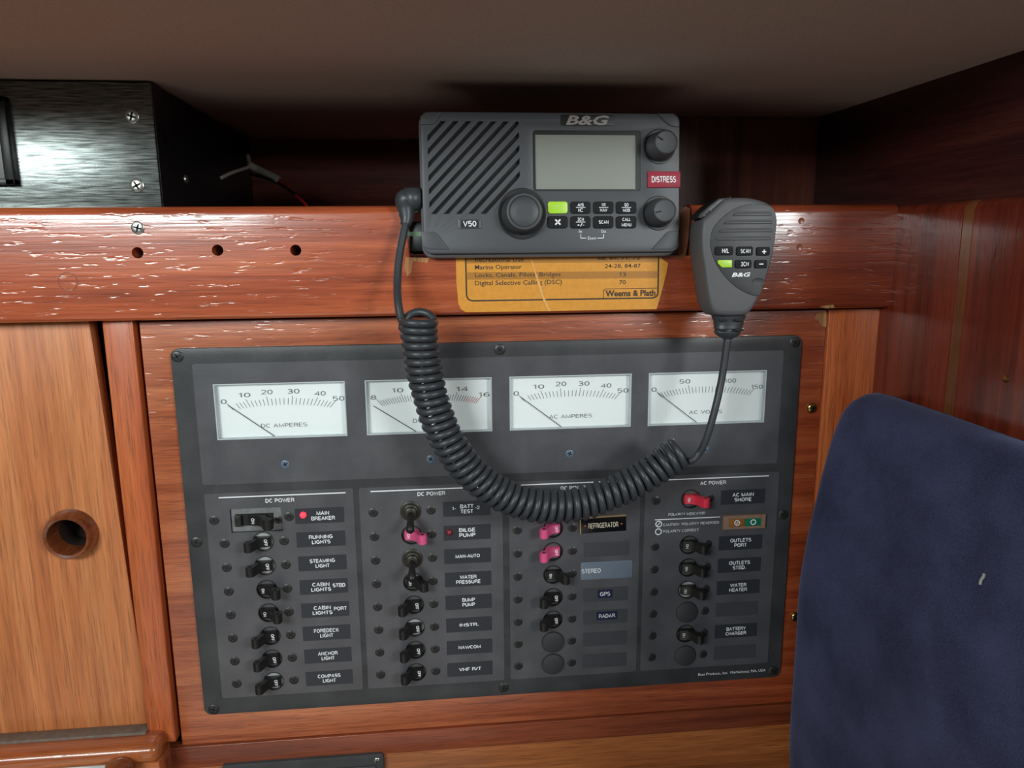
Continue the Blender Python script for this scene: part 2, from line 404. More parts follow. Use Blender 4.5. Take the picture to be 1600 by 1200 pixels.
M['knob'] = plain('knob_rubber', (60, 62, 65), .5, 0, .05, 1200)
M['key'] = plain('key_black', (16, 16, 19), .6, spec=.25)
M['lime'] = plain('key_lime', (168, 214, 48), .35)
M['lime_print'] = plain('lime_print', (196, 224, 122), .5)
M['chrome'] = plain('chrome_logo', (205, 203, 200), .25, .8, .03)
M['distress'] = plain('distress_red', (150, 44, 60), .5, 0, .06, 300, 0, 0, .3)
M['badge'] = plain('badge_slate', (66, 66, 70), .3)
M['mic'] = plain('mic_charcoal', (84, 84, 86), .55, 0, .05, 1600, .15)
M['mic_dark'] = plain('mic_panel_dark', (50, 51, 54), .45, 0, .05, 1500, .1)
M['mic_rib'] = plain('mic_slot_black', (28, 29, 31), .5)
M['cord'] = plain('cord_rubber', (54, 57, 61), .42, 0, .06, 400)
M['sticker'] = plain('orange_card', (214, 146, 52), .4, 0, .08, 260, .05, .2)
M['sticker_band'] = plain('orange_card_band', (172, 116, 44), .4, 0, .06, 300)
M['sticker_ink'] = plain('card_ink', (50, 40, 32), .6)
M['crease'] = plain('card_crease', (222, 168, 96), .6, 0, .1, 500)
M['white'] = plain('white_plastic', (220, 222, 220), .4)
M['sleeve'] = plain('white_sleeve', (170, 166, 156), .6)
M['wire_red'] = plain('wire_red', (160, 24, 36), .4)
M['wire_black'] = plain('wire_black', (20, 20, 20), .4)
M['wire_green'] = plain('wire_green', (110, 140, 110), .5)
M['track'] = plain('track_grey', (112, 100, 90), .6, .2, .2, 200, .3)
def glow(name, c, st):
    mt, nt, b = base(name); b.inputs['Base Color'].default_value = lin(c)
    b.inputs['Emission Color'].default_value = lin(c); b.inputs['Emission Strength'].default_value = st; return mt
M['led'] = glow('led_lit_red', (255, 60, 78), 1.1)
def lcd():
    mt, nt, b = base('lcd_off_grey'); b.inputs['Base Color'].default_value = lin((136, 139, 130))
    b.inputs['Roughness'].default_value = .35; b.inputs['Coat Weight'].default_value = .6; b.inputs['Coat Roughness'].default_value = .06; return mt
M['lcd'] = lcd()
def glass():
    mt, nt, b = base('clear_window'); N = nt.nodes; L = nt.links
    tr = N.new('ShaderNodeBsdfTransparent'); gl = N.new('ShaderNodeBsdfGlossy'); gl.inputs['Roughness'].default_value = .05
    fr = N.new('ShaderNodeFresnel'); fr.inputs['IOR'].default_value = 1.4; mx = N.new('ShaderNodeMixShader')
    L.new(fr.outputs[0], mx.inputs[0]); L.new(tr.outputs[0], mx.inputs[1]); L.new(gl.outputs[0], mx.inputs[2])
    L.new(mx.outputs[0], N['Material Output'].inputs['Surface']); return mt
M['glass'] = glass()
def brushed():
    mt, nt, b = base('worn_black_aluminium'); N = nt.nodes; L = nt.links
    tc = N.new('ShaderNodeTexCoord'); mp = N.new('ShaderNodeMapping'); mp.inputs['Scale'].default_value = (60, 900, 900)
    L.new(tc.outputs['Object'], mp.inputs['Vector'])
    nz = N.new('ShaderNodeTexNoise'); nz.inputs['Scale'].default_value = 1; nz.inputs['Detail'].default_value = 3; L.new(mp.outputs[0], nz.inputs['Vector'])
    r = N.new('ShaderNodeValToRGB'); r.color_ramp.elements[0].position = .35; r.color_ramp.elements[0].color = lin((70, 74, 73))
    r.color_ramp.elements[1].position = .7; r.color_ramp.elements[1].color = lin((150, 158, 154)); L.new(nz.outputs['Fac'], r.inputs['Fac'])
    L.new(r.outputs[0], b.inputs['Base Color']); b.inputs['Metallic'].default_value = .85; b.inputs['Roughness'].default_value = .266
    bp = N.new('ShaderNodeBump'); bp.inputs['Strength'].default_value = .10; bp.inputs['Distance'].default_value = .0003
    L.new(nz.outputs['Fac'], bp.inputs['Height']); L.new(bp.outputs[0], b.inputs['Normal']); return mt
M['brushed'] = brushed()
M['box_black'] = plain('box_black_paint', (20, 20, 22), .4, 0, .15, 200, .1)
def suede():
    mt, nt, b = base('navy_suede'); N = nt.nodes; L = nt.links
    tc = N.new('ShaderNodeTexCoord')
    n1 = N.new('ShaderNodeTexNoise'); n1.inputs['Scale'].default_value = 1500; n1.inputs['Detail'].default_value = 2
    n2 = N.new('ShaderNodeTexNoise'); n2.inputs['Scale'].default_value = 22; n2.inputs['Detail'].default_value = 4
    L.new(tc.outputs['Object'], n1.inputs['Vector']); L.new(tc.outputs['Object'], n2.inputs['Vector'])
    a = N.new('ShaderNodeMath'); a.operation = 'MULTIPLY_ADD'; a.inputs[1].default_value = .5; L.new(n1.outputs[0], a.inputs[0])
    h = N.new('ShaderNodeMath'); h.operation = 'MULTIPLY'; h.inputs[1].default_value = .5; L.new(n2.outputs[0], h.inputs[0]); L.new(h.outputs[0], a.inputs[2])
    r = N.new('ShaderNodeValToRGB'); r.color_ramp.elements[0].position = .36; r.color_ramp.elements[0].color = lin((42, 44, 66))
    r.color_ramp.elements[1].position = .64; r.color_ramp.elements[1].color = lin((74, 77, 108)); L.new(a.outputs[0], r.inputs['Fac'])
    L.new(r.outputs[0], b.inputs['Base Color']); b.inputs['Roughness'].default_value = .95; b.inputs['Specular IOR Level'].default_value = .1
    b.inputs['Sheen Weight'].default_value = .35; b.inputs['Sheen Roughness'].default_value = .5; b.inputs['Sheen Tint'].default_value = lin((130, 136, 170))
    bp = N.new('ShaderNodeBump'); bp.inputs['Strength'].default_value = .25; bp.inputs['Distance'].default_value = .0006
    L.new(n1.outputs[0], bp.inputs['Height']); L.new(bp.outputs[0], b.inputs['Normal']); return mt
M['suede'] = suede()

# ------------------------------------------------------------------ screws (shared meshes)
def cross_head(name, r, dome, mat, tilt=.5):
    seg = 20
    head = lathe_me(name, [(r, 0.0), (r, -dome*.4), (r*.85, -dome*.8), (r*.5, -dome)], seg)
    head.materials.append(mat); return head
def cross_slot(r, dome, tilt):
    parts = []
    for a in (0, math.pi/2):
        q = box_me('s', -r*.62, -dome-.00012, -r*.13, r*.62, -dome*.6, r*.13); q.transform(Matrix.Rotation(a + tilt, 4, 'Y')); parts.append(q)
    j = join_me('cross_slot', parts); j.materials.append(M['slot']); return j
SC = {}
def screw(parent, x, z, y, r, matname, dome=.0008):
    key = (round(r, 5), matname, dome)
    if key not in SC: SC[key] = (cross_head('screw', r, dome, M[matname]), [cross_slot(r, dome, t) for t in (.3, .7, 1.1)])
    h, s = SC[key]
    o = put('screw', h, None, parent, (x, y, z)); put('cross_slot', random.choice(s), None, o)
    return o

# ================================================================== THE SETTING
XR = 0.2885                        # right bulkhead face
ZR = 0.2365                        # top of the fiddle rail
RY = -0.012                        # front of the rail
ZC = 0.319                         # underside of the side deck
tag(box('ceiling', -1.2, -0.187, ZC, 0.60, 0.34, ZC + .02, M['ceiling']), 'brown grey headliner under the side deck above the niche', kind='structure')
wb = tag(box('wall_back', -1.2, .305, .12, 0.05, .32, ZC, M['cavity']), 'dark boarded back of the niche behind the rail', kind='structure')
for z0, z1 in ((.19, .2478), (.2486, .318)):
    box('plank', -1.2, .296, z0, 0.05, .305, z1, M['back_wood_x'], wb, .0008)
wb2 = tag(box('wall_niche', .05, .136, .19, XR + .022, .30, ZC, M['back_wood']), 'upright mahogany panel at the back of the niche beside the radio', kind='structure')
tag(box('shelf', -1.2, .010, .188, .32, .305, .198, M['back_wood_x']), 'dark wooden shelf in the niche behind the rail', kind='structure')
wf = tag(box('wall_front', -1.2, .05, -.6, XR, .06, .188, M['cavity']), 'dark plywood inside behind the wooden fronts', kind='structure')
# right bulkhead: upright boards below the rail's height, a darker panel set back above
wr = tag(box('wall_right', XR + .012, -.19, -.6, XR + .03, .05, .235, M['cavity']), 'right bulkhead of upright varnished boards', kind='structure')
def wall_board(y0, y1, z1, mat):
    bm = bmesh.new(); bmesh.ops.create_cube(bm, size=1)
    for v in bm.verts: v.co = Vector((XR + (v.co.x+.5)*.012, y0 + (v.co.y+.5)*(y1-y0), -.6 + (v.co.z+.5)*(z1+.6)))
    es = [e for e in bm.edges if all(abs(v.co.x - XR) < 1e-6 and abs(v.co.z - z1) < 1e-6 for v in e.verts)]
    bmesh.ops.bevel(bm, geom=es, offset=.007, segments=5, profile=.5, affect='EDGES')
    return put('board', auto_smooth(from_bm('board', bm)), mat, wr)
ya = PX(1497, 420, XR).y
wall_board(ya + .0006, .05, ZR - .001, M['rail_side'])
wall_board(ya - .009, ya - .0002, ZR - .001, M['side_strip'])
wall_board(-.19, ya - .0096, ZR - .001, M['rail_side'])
p = PX(1572, 592, XR)
s_ = put('screw', lathe_me('screw', [(.0022, 0), (.002, -.0006), (.001, -.0012)], 16), M['brass'], wr, (XR, p.y, p.z)); s_.rotation_euler = (0, 0, -math.pi/2)
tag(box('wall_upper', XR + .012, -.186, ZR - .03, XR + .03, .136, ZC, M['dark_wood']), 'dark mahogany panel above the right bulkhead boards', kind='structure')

# fiddle rail with the notch for the radio and three drilled holes
def rail():
    x0, x1 = -.9, XR
    z0, z1 = P(640, 494, RY).z, ZR
    bm = bmesh.new(); bmesh.ops.create_cube(bm, size=1)
    for v in bm.verts: v.co = Vector((x0 + (v.co.x+.5)*(x1-x0), RY + (v.co.y+.5)*.020, z0 + (v.co.z+.5)*(z1-z0)))
    def edge(z): return [e for e in bm.edges if all(abs(v.co.y - RY) < 1e-6 and abs(v.co.z - z) < 1e-6 for v in e.verts)]
    bmesh.ops.bevel(bm, geom=edge(z1), offset=.007, segments=6, profile=.5, affect='EDGES')
    bmesh.ops.bevel(bm, geom=edge(z0), offset=.0035, segments=4, profile=.5, affect='EDGES')
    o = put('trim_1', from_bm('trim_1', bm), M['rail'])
    cut = []
    a = P(640, 404, RY); b = P(1079, 404, RY)
    cut.append(box_me('c', a.x, -.05, a.z, b.x, .05, .30))
    for u, v in ((215, 395), (340, 391), (462, 391)):
        q = P(u, v, RY); me = lathe_me('c', [(.0037, .03), (.0037, -.03)], 20, False); me.transform(Matrix.Translation((q.x, 0, q.z))); cut.append(me)
    c = put('cutter', join_me('cutter', cut), M['bare_wood'])
    boolean(o, c)
    return tag(o, 'varnished mahogany rail with three drilled holes and a notch for the radio', kind='structure')
tr1 = rail()
q = P(215, 356, RY - .0005); screw(tr1, q.x, q.z, RY, .0042, 'screw_steel', .0009)
def chip(name, pts, y, parent, mat='bare_wood', t=.0003):
    return plate(name, [[(P(u, v, y).x, P(u, v, y).z) for u, v in pts]], y + .0002, y - t, M[mat], parent)
chip('split_wood', [(634, 402), (672, 403), (668, 410), (645, 408), (643, 425), (636, 432), (632, 418)], RY, tr1)
chip('split_wood', [(1060, 404), (1062, 330), (1070, 322), (1078, 326), (1076, 370), (1072, 396), (1068, 404)], RY, tr1, 'notch_wood')
chip('split_wood', [(1280, 479), (1292, 477), (1302, 476), (1304, 481), (1292, 482)], RY, tr1)
for u, v in ((106, 440), (1234, 427)):
    c0 = P(u, v, RY)
    put('wood_plug', lathe_me('wood_plug', [(.0062, .0002), (.0062, -.0002), (.0056, -.0002), (.0056, .0002)], 28, True, False), M['lower'], tr1, (c0.x, RY, c0.z))
for u, v in ((1252, 345), (1249, 386)):
    c0 = P(u, v, RY); put('filled_hole', lathe_me('filled_hole', [(.0022, .0002), (.0022, -.0003), (.0010, -.0001)], 14), M['lower'], tr1, (c0.x, RY, c0.z))
# left stile with a rounded right edge, right stile, lower strips
a, b = P(160, 505, 0), P(207, 505, 0)
ST0, ST1 = P(198, 830, 0).x, P(238, 830, 0).x
zb = P(250, 1160, 0).z
def stile(name, x0, x1, z0, z1, y0, y1, mat, bev):
    return tag(box(name, x0, y0, z0, x1, y1, z1, mat, None, bev, 3), kind='structure')
SL0, SL1 = P(160, 505).x, P(208, 505).x
stile('trim_2', SL0, SL1, zb, .1625, -.001, .02, M['stile'], .0012)['label'] = 'narrow upright teak stile beside the sliding door'
SR0, SR1 = P(1297, 490).x, P(1379, 490).x
stile('trim_3', SR0, SR1, -.45, .1602, .001, .02, M['stile'], .0006)['label'] = 'upright teak stile between breaker board and right bulkhead'
BZ0, BZ1 = P(800, 1128, .003).z, .1598
LZ = P(900, 1156, .003).z
stile('trim_4', SL0, SR0 - .0006, LZ + .0004, BZ0 - .0012, .002, .02, M['lower'], .0008)['label'] = 'thin reddish mahogany strip under the breaker board'
stile('trim_5', P(262, 1185).x, SR0 - .0006, -.45, LZ, .004, .02, M['lower2'], .0006)['label'] = 'light teak panel under the reddish strip'

# ================================================================== SLIDING DOOR, LEDGE
DY = .006
dx = lambda u, v: (P(u, v, DY).x, P(u, v, DY).z)
door = thing('sliding_door', (-.33, DY, P(0, 1150, DY).z), 'tall teak sliding door with a round wooden finger ring', 'cabinet door')
off = door.location.copy()
def shift(me): me.transform(Matrix.Translation(-off)); return me
hc = P(113, 833, DY)
zt = .170; zbot = P(200, 1142, DY).z
xr_top = P(147, 505, DY).x - .0035; xr_bot = SL0 - .0002
loops = [[(-.62, zbot), (xr_bot, zbot), (xr_top, zt), (-.62, zt)], circ(hc.x, hc.z, .0125, 32)]
put('door_leaf', shift(plate_me('door_leaf', loops, DY + .012, DY, .0005)), M['door'], door)
ring = lathe_me('finger_ring', [(.0145, .006), (.0205, .001), (.0205, 0), (.0195, -.004), (.0185, -.008), (.0170, -.0094), (.0150, -.0088), (.0138, -.006), (.0134, .006)], 48, True, False)
ring.transform(Matrix.Translation((hc.x, DY, hc.z)) @ Matrix.Diagonal((.9, 1, .9, 1)))
put('finger_ring', shift(ring), M['knob_wood'], door)
cb = lathe_me('finger_cup', [(.0122, .004), (.0122, .022), (.0005, .022)], 32, True, False); cb.transform(Matrix.Translation((hc.x, DY, hc.z)))
put('finger_cup', shift(cb), M['cavity'], door)
# track and ledge
zt1 = P(120, 1145, -.001).z
tag(box('door_track', -.62, -.006, zt1 - .0085, P(229, 1140, -.004).x, .005, zt1, M['track'], None, .0008), 'dull grey door track strip under the sliding door', 'track')
zl = P(120, 1163, -.012).z
lg = box('trim_6', -.62, -.022, zl - .0146, P(248, 1175, -.02).x, .003, zl, M['ledge'], None, .006, 5)
box('end_block', P(173, 1195, -.01).x, -.020, zl - .11, P(247, 1175, -.02).x, .003, zl - .0140, M['ledge'], lg, .0012)
tag(lg, 'rounded teak ledge below the sliding door', kind='structure')
dw = thing('drawer', (-.4, .0, zl - .10), 'white drawer with a dark turned wooden knob under the teak ledge', 'drawer')
dox, doz = dw.location.x, dw.location.z
box('drawer_front', -.62 - dox, -.010, 0, P(172, 1195, -.01).x - dox, .003, zl - .0150 - doz, M['white'], dw, .001)
kp = P(190, 1204, -.026)
put('drawer_knob', lathe_me('drawer_knob', [(.005, .016), (.005, .006), (.0095, .002), (.0112, -.004), (.0108, -.009), (.008, -.012), (.003, -.0132)], 32), M['knob_wood'], dw, (kp.x - dox, kp.y, kp.z - doz))

# ================================================================== BREAKER BOARD
bx0, bx1 = P(217, 505, .003).x, SR0 - .0008
brd = thing('access_board', (0, .003, BZ0), 'teak board with horizontal grain framing the black breaker panel', 'board')
hw, hh = .2285, .1411
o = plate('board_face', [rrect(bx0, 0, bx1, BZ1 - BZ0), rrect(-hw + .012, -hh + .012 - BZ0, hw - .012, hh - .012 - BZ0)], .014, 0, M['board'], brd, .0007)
for u, v in ((1268, 637), (1242, 963)):
    q = P(u, v, .003)
    wsh = put('screw_recess', lathe_me('screw_recess', [(.0052, .0002), (.0052, -.0003), (.0044, -.0004)], 24), M['lower'], brd, (q.x, 0, q.z - BZ0))
    screw(brd, q.x, q.z - BZ0, -.0003, .0040, 'brass', .0022)
q = [(1276, 489), (1291, 487), (1291, 511), (1283, 509), (1278, 501), (1273, 497)]
plate('split_wood', [[(P(u, v, .003).x, P(u, v, .003).z - BZ0) for u, v in q]], .0002, -.0004, M['bare_wood'], brd)

# ================================================================== BREAKER PANEL
PF = WORLD
pan = thing('breaker_panel', (0, 0, 0), 'large charcoal breaker panel with four white meters and switch rows', 'electrical panel')
RP = .01884
rowz = lambda r: .0160 - RP * (r - 1)
COL = (-.1754, -.0674, .0396, .1468)
kinds = [  # per column: row -> kind
    {2: 'off', 3: 'off', 4: 'on', 5: 'on', 6: 'off', 7: 'off', 8: 'off'},
    {1: 'bat', 2: 'pink_on', 3: 'bat', 4: 'on', 5: 'off', 6: 'off', 7: 'off', 8: 'off'},
    {1: 'cap', 2: 'pink_off', 3: 'pink_off', 4: 'on', 5: 'off', 6: 'off', 7: 'cap', 8: 'cap'},
    {1: 'red_on', 3: 'on', 4: 'on', 5: 'on', 6: 'cap', 7: 'on', 8: 'cap'}]
HR = .0072
holes = []
for ci, kd in enumerate(kinds):
    for r, k in kd.items():
        if k not in ('bat', 'cap'): holes.append(circ(COL[ci], rowz(r), HR))
meters = [((332, 602), (544, 684)), ((571, 595), (768, 673)), ((797, 588), (984, 664)), ((1012, 581), (1195, 660))]
MR = []
for (a, b) in meters:
    p0, p1 = P(*a), P(*b); MR.append((p0.x, p1.z, p1.x, p0.z))
mz1 = sum(r[3] for r in MR)/4; mz0 = sum(r[1] for r in MR)/4; mw = sum(r[2]-r[0] for r in MR)/4
MR = [((r[0]+r[2])/2 - mw/2, mz0, (r[0]+r[2])/2 + mw/2, mz1) for r in MR]
mb = [rrect(r[0], r[1], r[2], r[3], .0006, 2) for r in MR]
a0, b0 = P(358.7, 793), P(442.4, 831)
mbk = (a0.x, (b0.z + a0.z)/2 - .0092, b0.x, (b0.z + a0.z)/2 + .0092)
plate('face_plate', [rrect(-hw, -hh, hw, hh, .006)] + holes + mb + [rrect(*mbk)], .003, .0, M['plate'], pan, .0005)
bayY = -.00035
x0, x1 = P(300, 571).x, P(1223, 571).x
zb0 = P(760, 741).z; zb1 = P(760, 558).z
plate('meter_bay', [rrect(x0, zb0, x1, zb1, .002)] + mb, 0, bayY, M['bay'], pan)
bx = [(P(319, 775).x, P(552, 770).x), (P(561, 775).x, P(785, 770).x), (P(795, 765).x, P(1001, 760).x), (P(1008, 750).x, P(1217, 745).x)]
bz1 = P(440, 767).z; bz0 = P(680, 1069).z
for ci in range(4):
    hs = [circ(COL[ci], rowz(r), HR) for r, k in kinds[ci].items() if k not in ('bat', 'cap')]
    if ci == 0: hs.append(rrect(*mbk))
    plate('switch_bay', [rrect(bx[ci][0], bz0, bx[ci][1], bz1, .0015)] + hs, 0, bayY, M['bay'], pan)
TY = bayY - .00012
WP = M['white_print']
for u, v in ((277, 557), (781, 546), (1242, 535), (307, 847), (1224, 804), (334, 1108), (787, 1074), (1208, 1048)):
    q = P(u, v); screw(pan, q.x, q.z, 0, .0040, 'screw_black', .0010)
for u, v in ((446, 725), (673, 717), (890, 708.5), (1101, 702)):
    q = P(u, v); screw(pan, q.x, q.z, bayY, .0030, 'screw_blue', .0006)
# headings
for ci, (ua, va, ub, vb, tu, tv, s) in enumerate(((342, 778, 540, 769, 437.5, 781.5, 'DC POWER'), (579, 768, 770, 760, 674, 771, 'DC POWER'), (807, 757.5, 990, 751, 897, 762, 'DC POWER'), (1032, 749, 1201, 744, 1114, 754, 'AC POWER'))):
    p0, p1 = P(ua, va), P(ub, vb); z = (p0.z + p1.z)/2
    box('heading_line', p0.x, TY, z - .0004, p1.x, bayY, z + .0004, WP, pan)
    q = P(tu, tv); text('lettering', s, q.x, q.z, .0205, .0033, TY, WP, pan, bold=.025)
# small screws beside each switch
for ci in range(4):
    for r in range(1, 9):
        if ci == 3 and r == 2: continue
        if ci == 0 and r == 1:
            for u, v in ((335, 812.5), (452, 806.6)):
                q = P(u, v); screw(pan, q.x, q.z, bayY, .0035, 'screw_black', .0007)
            continue
        for dx_ in (-.0274, .0150):
            screw(pan, COL[ci] + dx_, rowz(r), bayY, .0035, 'screw_black', .0007)

# --- breakers: profile in the xy plane extruded along z
def lever_me(hz=.0036, top=.0095):
    # 'on' lever, thrown to +x; y negative = out of the panel
    prof = [(-.0052, .004), (-.0052, -.0012), (-.0040, -.0022), (.0004, -.0028), (.0034, -.0060)]
    cx, cy, r = .0084, -.0094, .0033
    for k in range(9):
        a = math.radians(150 + k * (-200) / 8 + 60); prof.append((cx + r*math.cos(a) * 1, cy - r*math.sin(a) * 1))
    prof = prof[:5] + [(cx + r*math.cos(math.radians(t)), cy + r*math.sin(math.radians(t))) for t in (205, 230, 255, 285, 315, 345, 15, 45, 70)] + [(.0064, -.0040), (.0058, .004)]
    n = len(prof); v = []
    for z in (-hz, hz): v += [(x, y, z) for x, y in prof]
    f = [tuple(range(n)), tuple(range(2*n-1, n-1, -1))] + [(i, (i+1) % n, n + (i+1) % n, n + i) for i in range(n)]
    bm = bmesh.new(); bm.from_mesh(mesh('lever', v, f))
    bmesh.ops.recalc_face_normals(bm, faces=bm.faces)
    bmesh.ops.bevel(bm, geom=[e for e in bm.edges if abs(e.verts[0].co.z - e.verts[1].co.z) < 1e-7], offset=.0004, segments=2, affect='EDGES')
    return auto_smooth(from_bm('lever', bm), 40)
LEV = {}
base_on = lever_me()
base_off = base_on.copy(); base_off.transform(Matrix.Diagonal((-1, 1, 1, 1))); base_off.flip_normals()
def pin_me():
    me = lathe_me('pin_hole', [(.0011, 0), (.0011, -.0001)], 14, False); me.transform(Matrix.Rotation(-math.pi/2, 4, 'X')); return me
PIN = pin_me(); PIN.materials.append(M['slot'])
for nm in ('toggle', 'pink', 'red'):
    for d, bme in (('on', base_on), ('off', base_off)):
        me = bme.copy(); me.materials.append(M[nm]); LEV[nm, d] = me
rim_me = lathe_me('rim', [(HR - .0001, .0028), (HR - .0001, bayY - .0002), (HR + .0005, bayY - .0002), (HR + .0005, bayY + .0001)], 32, True, False); rim_me.materials.append(M['black'])
disc = {}
for nm in ('breaker_face', 'breaker_dark'):
    me = lathe_me('breaker_body', [(HR - .0002, .012), (HR - .0002, .0016)], 28, False); me.materials.append(M[nm]); disc[nm] = me
bright = {(0, 2), (0, 3), (0, 8), (1, 6), (3, 5)}
names = [['MAIN\nBREAKER', 'RUNNING\nLIGHTS', 'STEAMING\nLIGHT', 'CABIN\nLIGHTS', 'CABIN\nLIGHTS', 'FOREDECK\nLIGHT', 'ANCHOR\nLIGHT', 'COMPASS\nLIGHT'],
         ['BATT\nTEST', 'BILGE\nPUMP', 'MAN-AUTO', 'WATER\nPRESSURE', 'BUMP\nPUMP', 'INSTR.', 'NAV/COM', 'VHF R/T'],
         [None, None, '', None, None, None, '', ''],
         ['AC MAIN\nSHORE', None, 'OUTLETS\nPORT', 'OUTLETS\nSTBD.', 'WATER\nHEATER', '', 'BATTERY\nCHARGER', '']]
def make_breaker(ci, r, kind):
    x, z = COL[ci], rowz(r)
    mt = 'pink' if 'pink' in kind else 'red' if 'red' in kind else 'toggle'
    d = 'on' if kind.endswith('on') else 'off'
    e = put('breaker', disc['breaker_face' if (ci, r) in bright else 'breaker_dark'], None, pan, (x, 0, z))
    put('rim', rim_me, None, e)
    lv = put('lever', LEV[mt, d], None, e)
    if mt != 'toggle': lv['label'] = mt + ' plastic breaker lever'
    sx = 1 if d == 'on' else -1
    text('lettering', d.upper(), -sx*.0022, 0, .0050 if d == 'off' else .0036, .0024, -.00285, WP, e, rot=math.radians(90), bold=.025)
    put('pin_hole', PIN, None, e, (sx*.0084, -.0096, .0036))
    return e
def bat_toggle(x, z):
    e = put('toggle_switch', lathe_me('toggle_switch', [(.0076, .001), (.0076, -.0012), (.0070, -.0016), (.0058, -.0016), (.0056, -.0030), (.0044, -.0034), (.0042, -.006), (.0034, -.0065)], 36), M['screw_black'], pan, (x, 0, z))
    e.data.materials.clear(); e.data.materials.append(M['collar'])
    put('bat_lever', tube_me('bat_lever', [(0, -.004, 0), (0, -.009, -.0022), (0, -.014, -.0052), (0, -.0185, -.0085), (0, -.0195, -.0092)], [.0022, .0022, .0027, .0030, .0018], 14), M['toggle'], e)
    return e
cap_me = lathe_me('blank_cap', [(.0088, .001), (.0088, -.0010), (.0084, -.0018), (.006, -.0026), (.002, -.0030)], 36); cap_me.materials.append(M['cap'])
for ci, kd in enumerate(kinds):
    for r, k in kd.items():
        if k == 'bat': bat_toggle(COL[ci], rowz(r))
        elif k == 'cap': put('blank_cap', cap_me, None, pan, (COL[ci], bayY, rowz(r)))
        else: make_breaker(ci, r, k)
# main breaker: recessed grey box with a long black lever
e = put('main_breaker', box_me('main_breaker', mbk[0] + .0003, .0012, mbk[1] + .0003, mbk[2] - .0003, .012, mbk[3] - .0003), M['breaker_mid'], pan)
e['label'] = 'grey recessed main breaker with a black lever'
mx, mz = (mbk[0] + mbk[2])/2, (mbk[1] + mbk[3])/2
box('lever_slot', mx - .015, .0008, mz - .0045, mx + .012, .0014, mz + .0045, M['slot'], e)
box('lever_guard', mx - .0150, -.0020, mz - .0042, mx - .0105, .001, mz + .0042, M['toggle'], e, .0003)
lm = base_on.copy(); lm.transform(Matrix.Translation((mx + .0005, .0006, mz)) @ Matrix.Diagonal((1.15, 1.1, 1.05, 1))); lm.materials.append(M['toggle'])
put('lever', lm, None, e)
text('lettering', 'ON', mx - .002, mz, .0042, .0026, -.0026, WP, e, rot=math.radians(90), bold=.025)
screw(e, mx + .0155, mz - .001, .0011, .003, 'screw_black', .0007)
# --- label strips
strip_me = {}
for nm in ('label_strip', 'label_blank'):
    me = box_me('label_strip', -.0176, -.0003, -.0058, .0176, .0001, .0058); me.materials.append(M[nm]); strip_me[nm] = me
LX = .0416
for ci in range(4):
    for r in range(1, 9):
        s = names[ci][r-1]
        if s is None and not (ci == 2 and r in (5, 6)): continue
        x = COL[ci] + LX - (.0 if ci != 0 else 0); z = rowz(r)
        if ci == 0 and r == 1: q = P(499.5, 805); x, z = q.x, q.z
        e = put('label_strip', strip_me['label_strip' if s else 'label_blank'], None, pan, (x, bayY, z))
        ty = -.00042
        if ci == 2 and r in (5, 6):
            s2, w2, u = (('GPS', .0080, 945), ('RADAR', .0128, 948))[r-5]
            q = P(u, 927 if r == 5 else 961)
            tg = box('name_tag', q.x - x - w2/2 - .0018, -.0006, q.z - z - .0034, q.x - x + w2/2 + .0018, -.0003, q.z - z + .0034, M['navy_tag'], e)
            text('lettering', s2, q.x - x, q.z - z, w2, .0034, -.00072, WP, e, bold=.008); continue
        if not s: continue
        ln = s.split('\n'); wmax = max(len(t) for t in ln)
        h = .0031 if len(ln) == 1 else .0072
        dx_ = 0
        if ci == 0 and r in (4, 5): dx_ = -.0020
        if ci == 0 and r == 1: dx_ = .0025
        text('lettering', s, dx_, 0, .00245 * wmax * (.94 if wmax > 7 else 1), h, ty, WP, e, bold=.03, gap=.92)
        if ci == 0 and r in (4, 5): text('lettering', ('STBD', 'PORT')[r-4], .0112, .0006, .0094, .0031, ty, WP, e, bold=.03)
        if ci == 1 and r == 1:
            text('lettering', '1-', -.0096, .0008, .0026, .0026, ty, WP, e, bold=.01); text('lettering', '-2', .0080, .0006, .0032, .0026, ty, WP, e, bold=.01)
# indicator lamps
led_me = lathe_me('indicator_lamp', [(.0024, .0), (.0024, -.0008), (.0019, -.0020), (.0008, -.0026)], 24)
q = P(474, 804); l1 = put('indicator_lamp', led_me.copy(), M['led'], pan, (q.x, bayY - .0003, q.z)); l1['label'] = 'lit red indicator lamp'
q = P(702, 831); l2 = put('indicator_lamp', led_me.copy(), M['dark_lens'], pan, (q.x, bayY - .0003, q.z)); l2['label'] = 'unlit dark red indicator lamp'
# stuck-on name plates
q = P(942, 818); e = put('name_plate', box_me('name_plate', -.0178, -.0012, -.0064, .0178, .0, .0064, .0002), M['name_black'], pan, (q.x, bayY, q.z)); e.rotation_euler = (0, math.radians(-1.2), 0)
e['label'] = 'black engraved plate with gold edges'
for (xa, za, xb, zb_) in ((-.0178, .0056, .0178, .0066), (-.0182, -.0066, -.0174, .0050)): box('gold_edge', xa, -.0016, za, xb, -.0002, zb_, M['gold'], e)
text('lettering', 'REFRIGERATOR', 0, -.0006, .0232, .0044, -.00135, M['cream_print'], e, bold=.01)
for sx in (-1, 1): put('pin', lathe_me('pin', [(.0008, 0), (.0008, -.0006), (.0004, -.0009)], 12), M['copper'], e, (sx*.0142, -.0011, -.0006))
q = P(947.5, 890); e = put('name_plate', plate_me('name_plate', [rrect(-.0205, -.0072, .0205, .0072, .0016)], .0, -.0006, .0001), M['stereo_tag'], pan, (q.x, bayY, q.z)); e['label'] = 'slate blue sticker'
text('lettering', 'STEREO', -.0122, .0001, .0150, .0036, -.00075, WP, e, bold=.01)
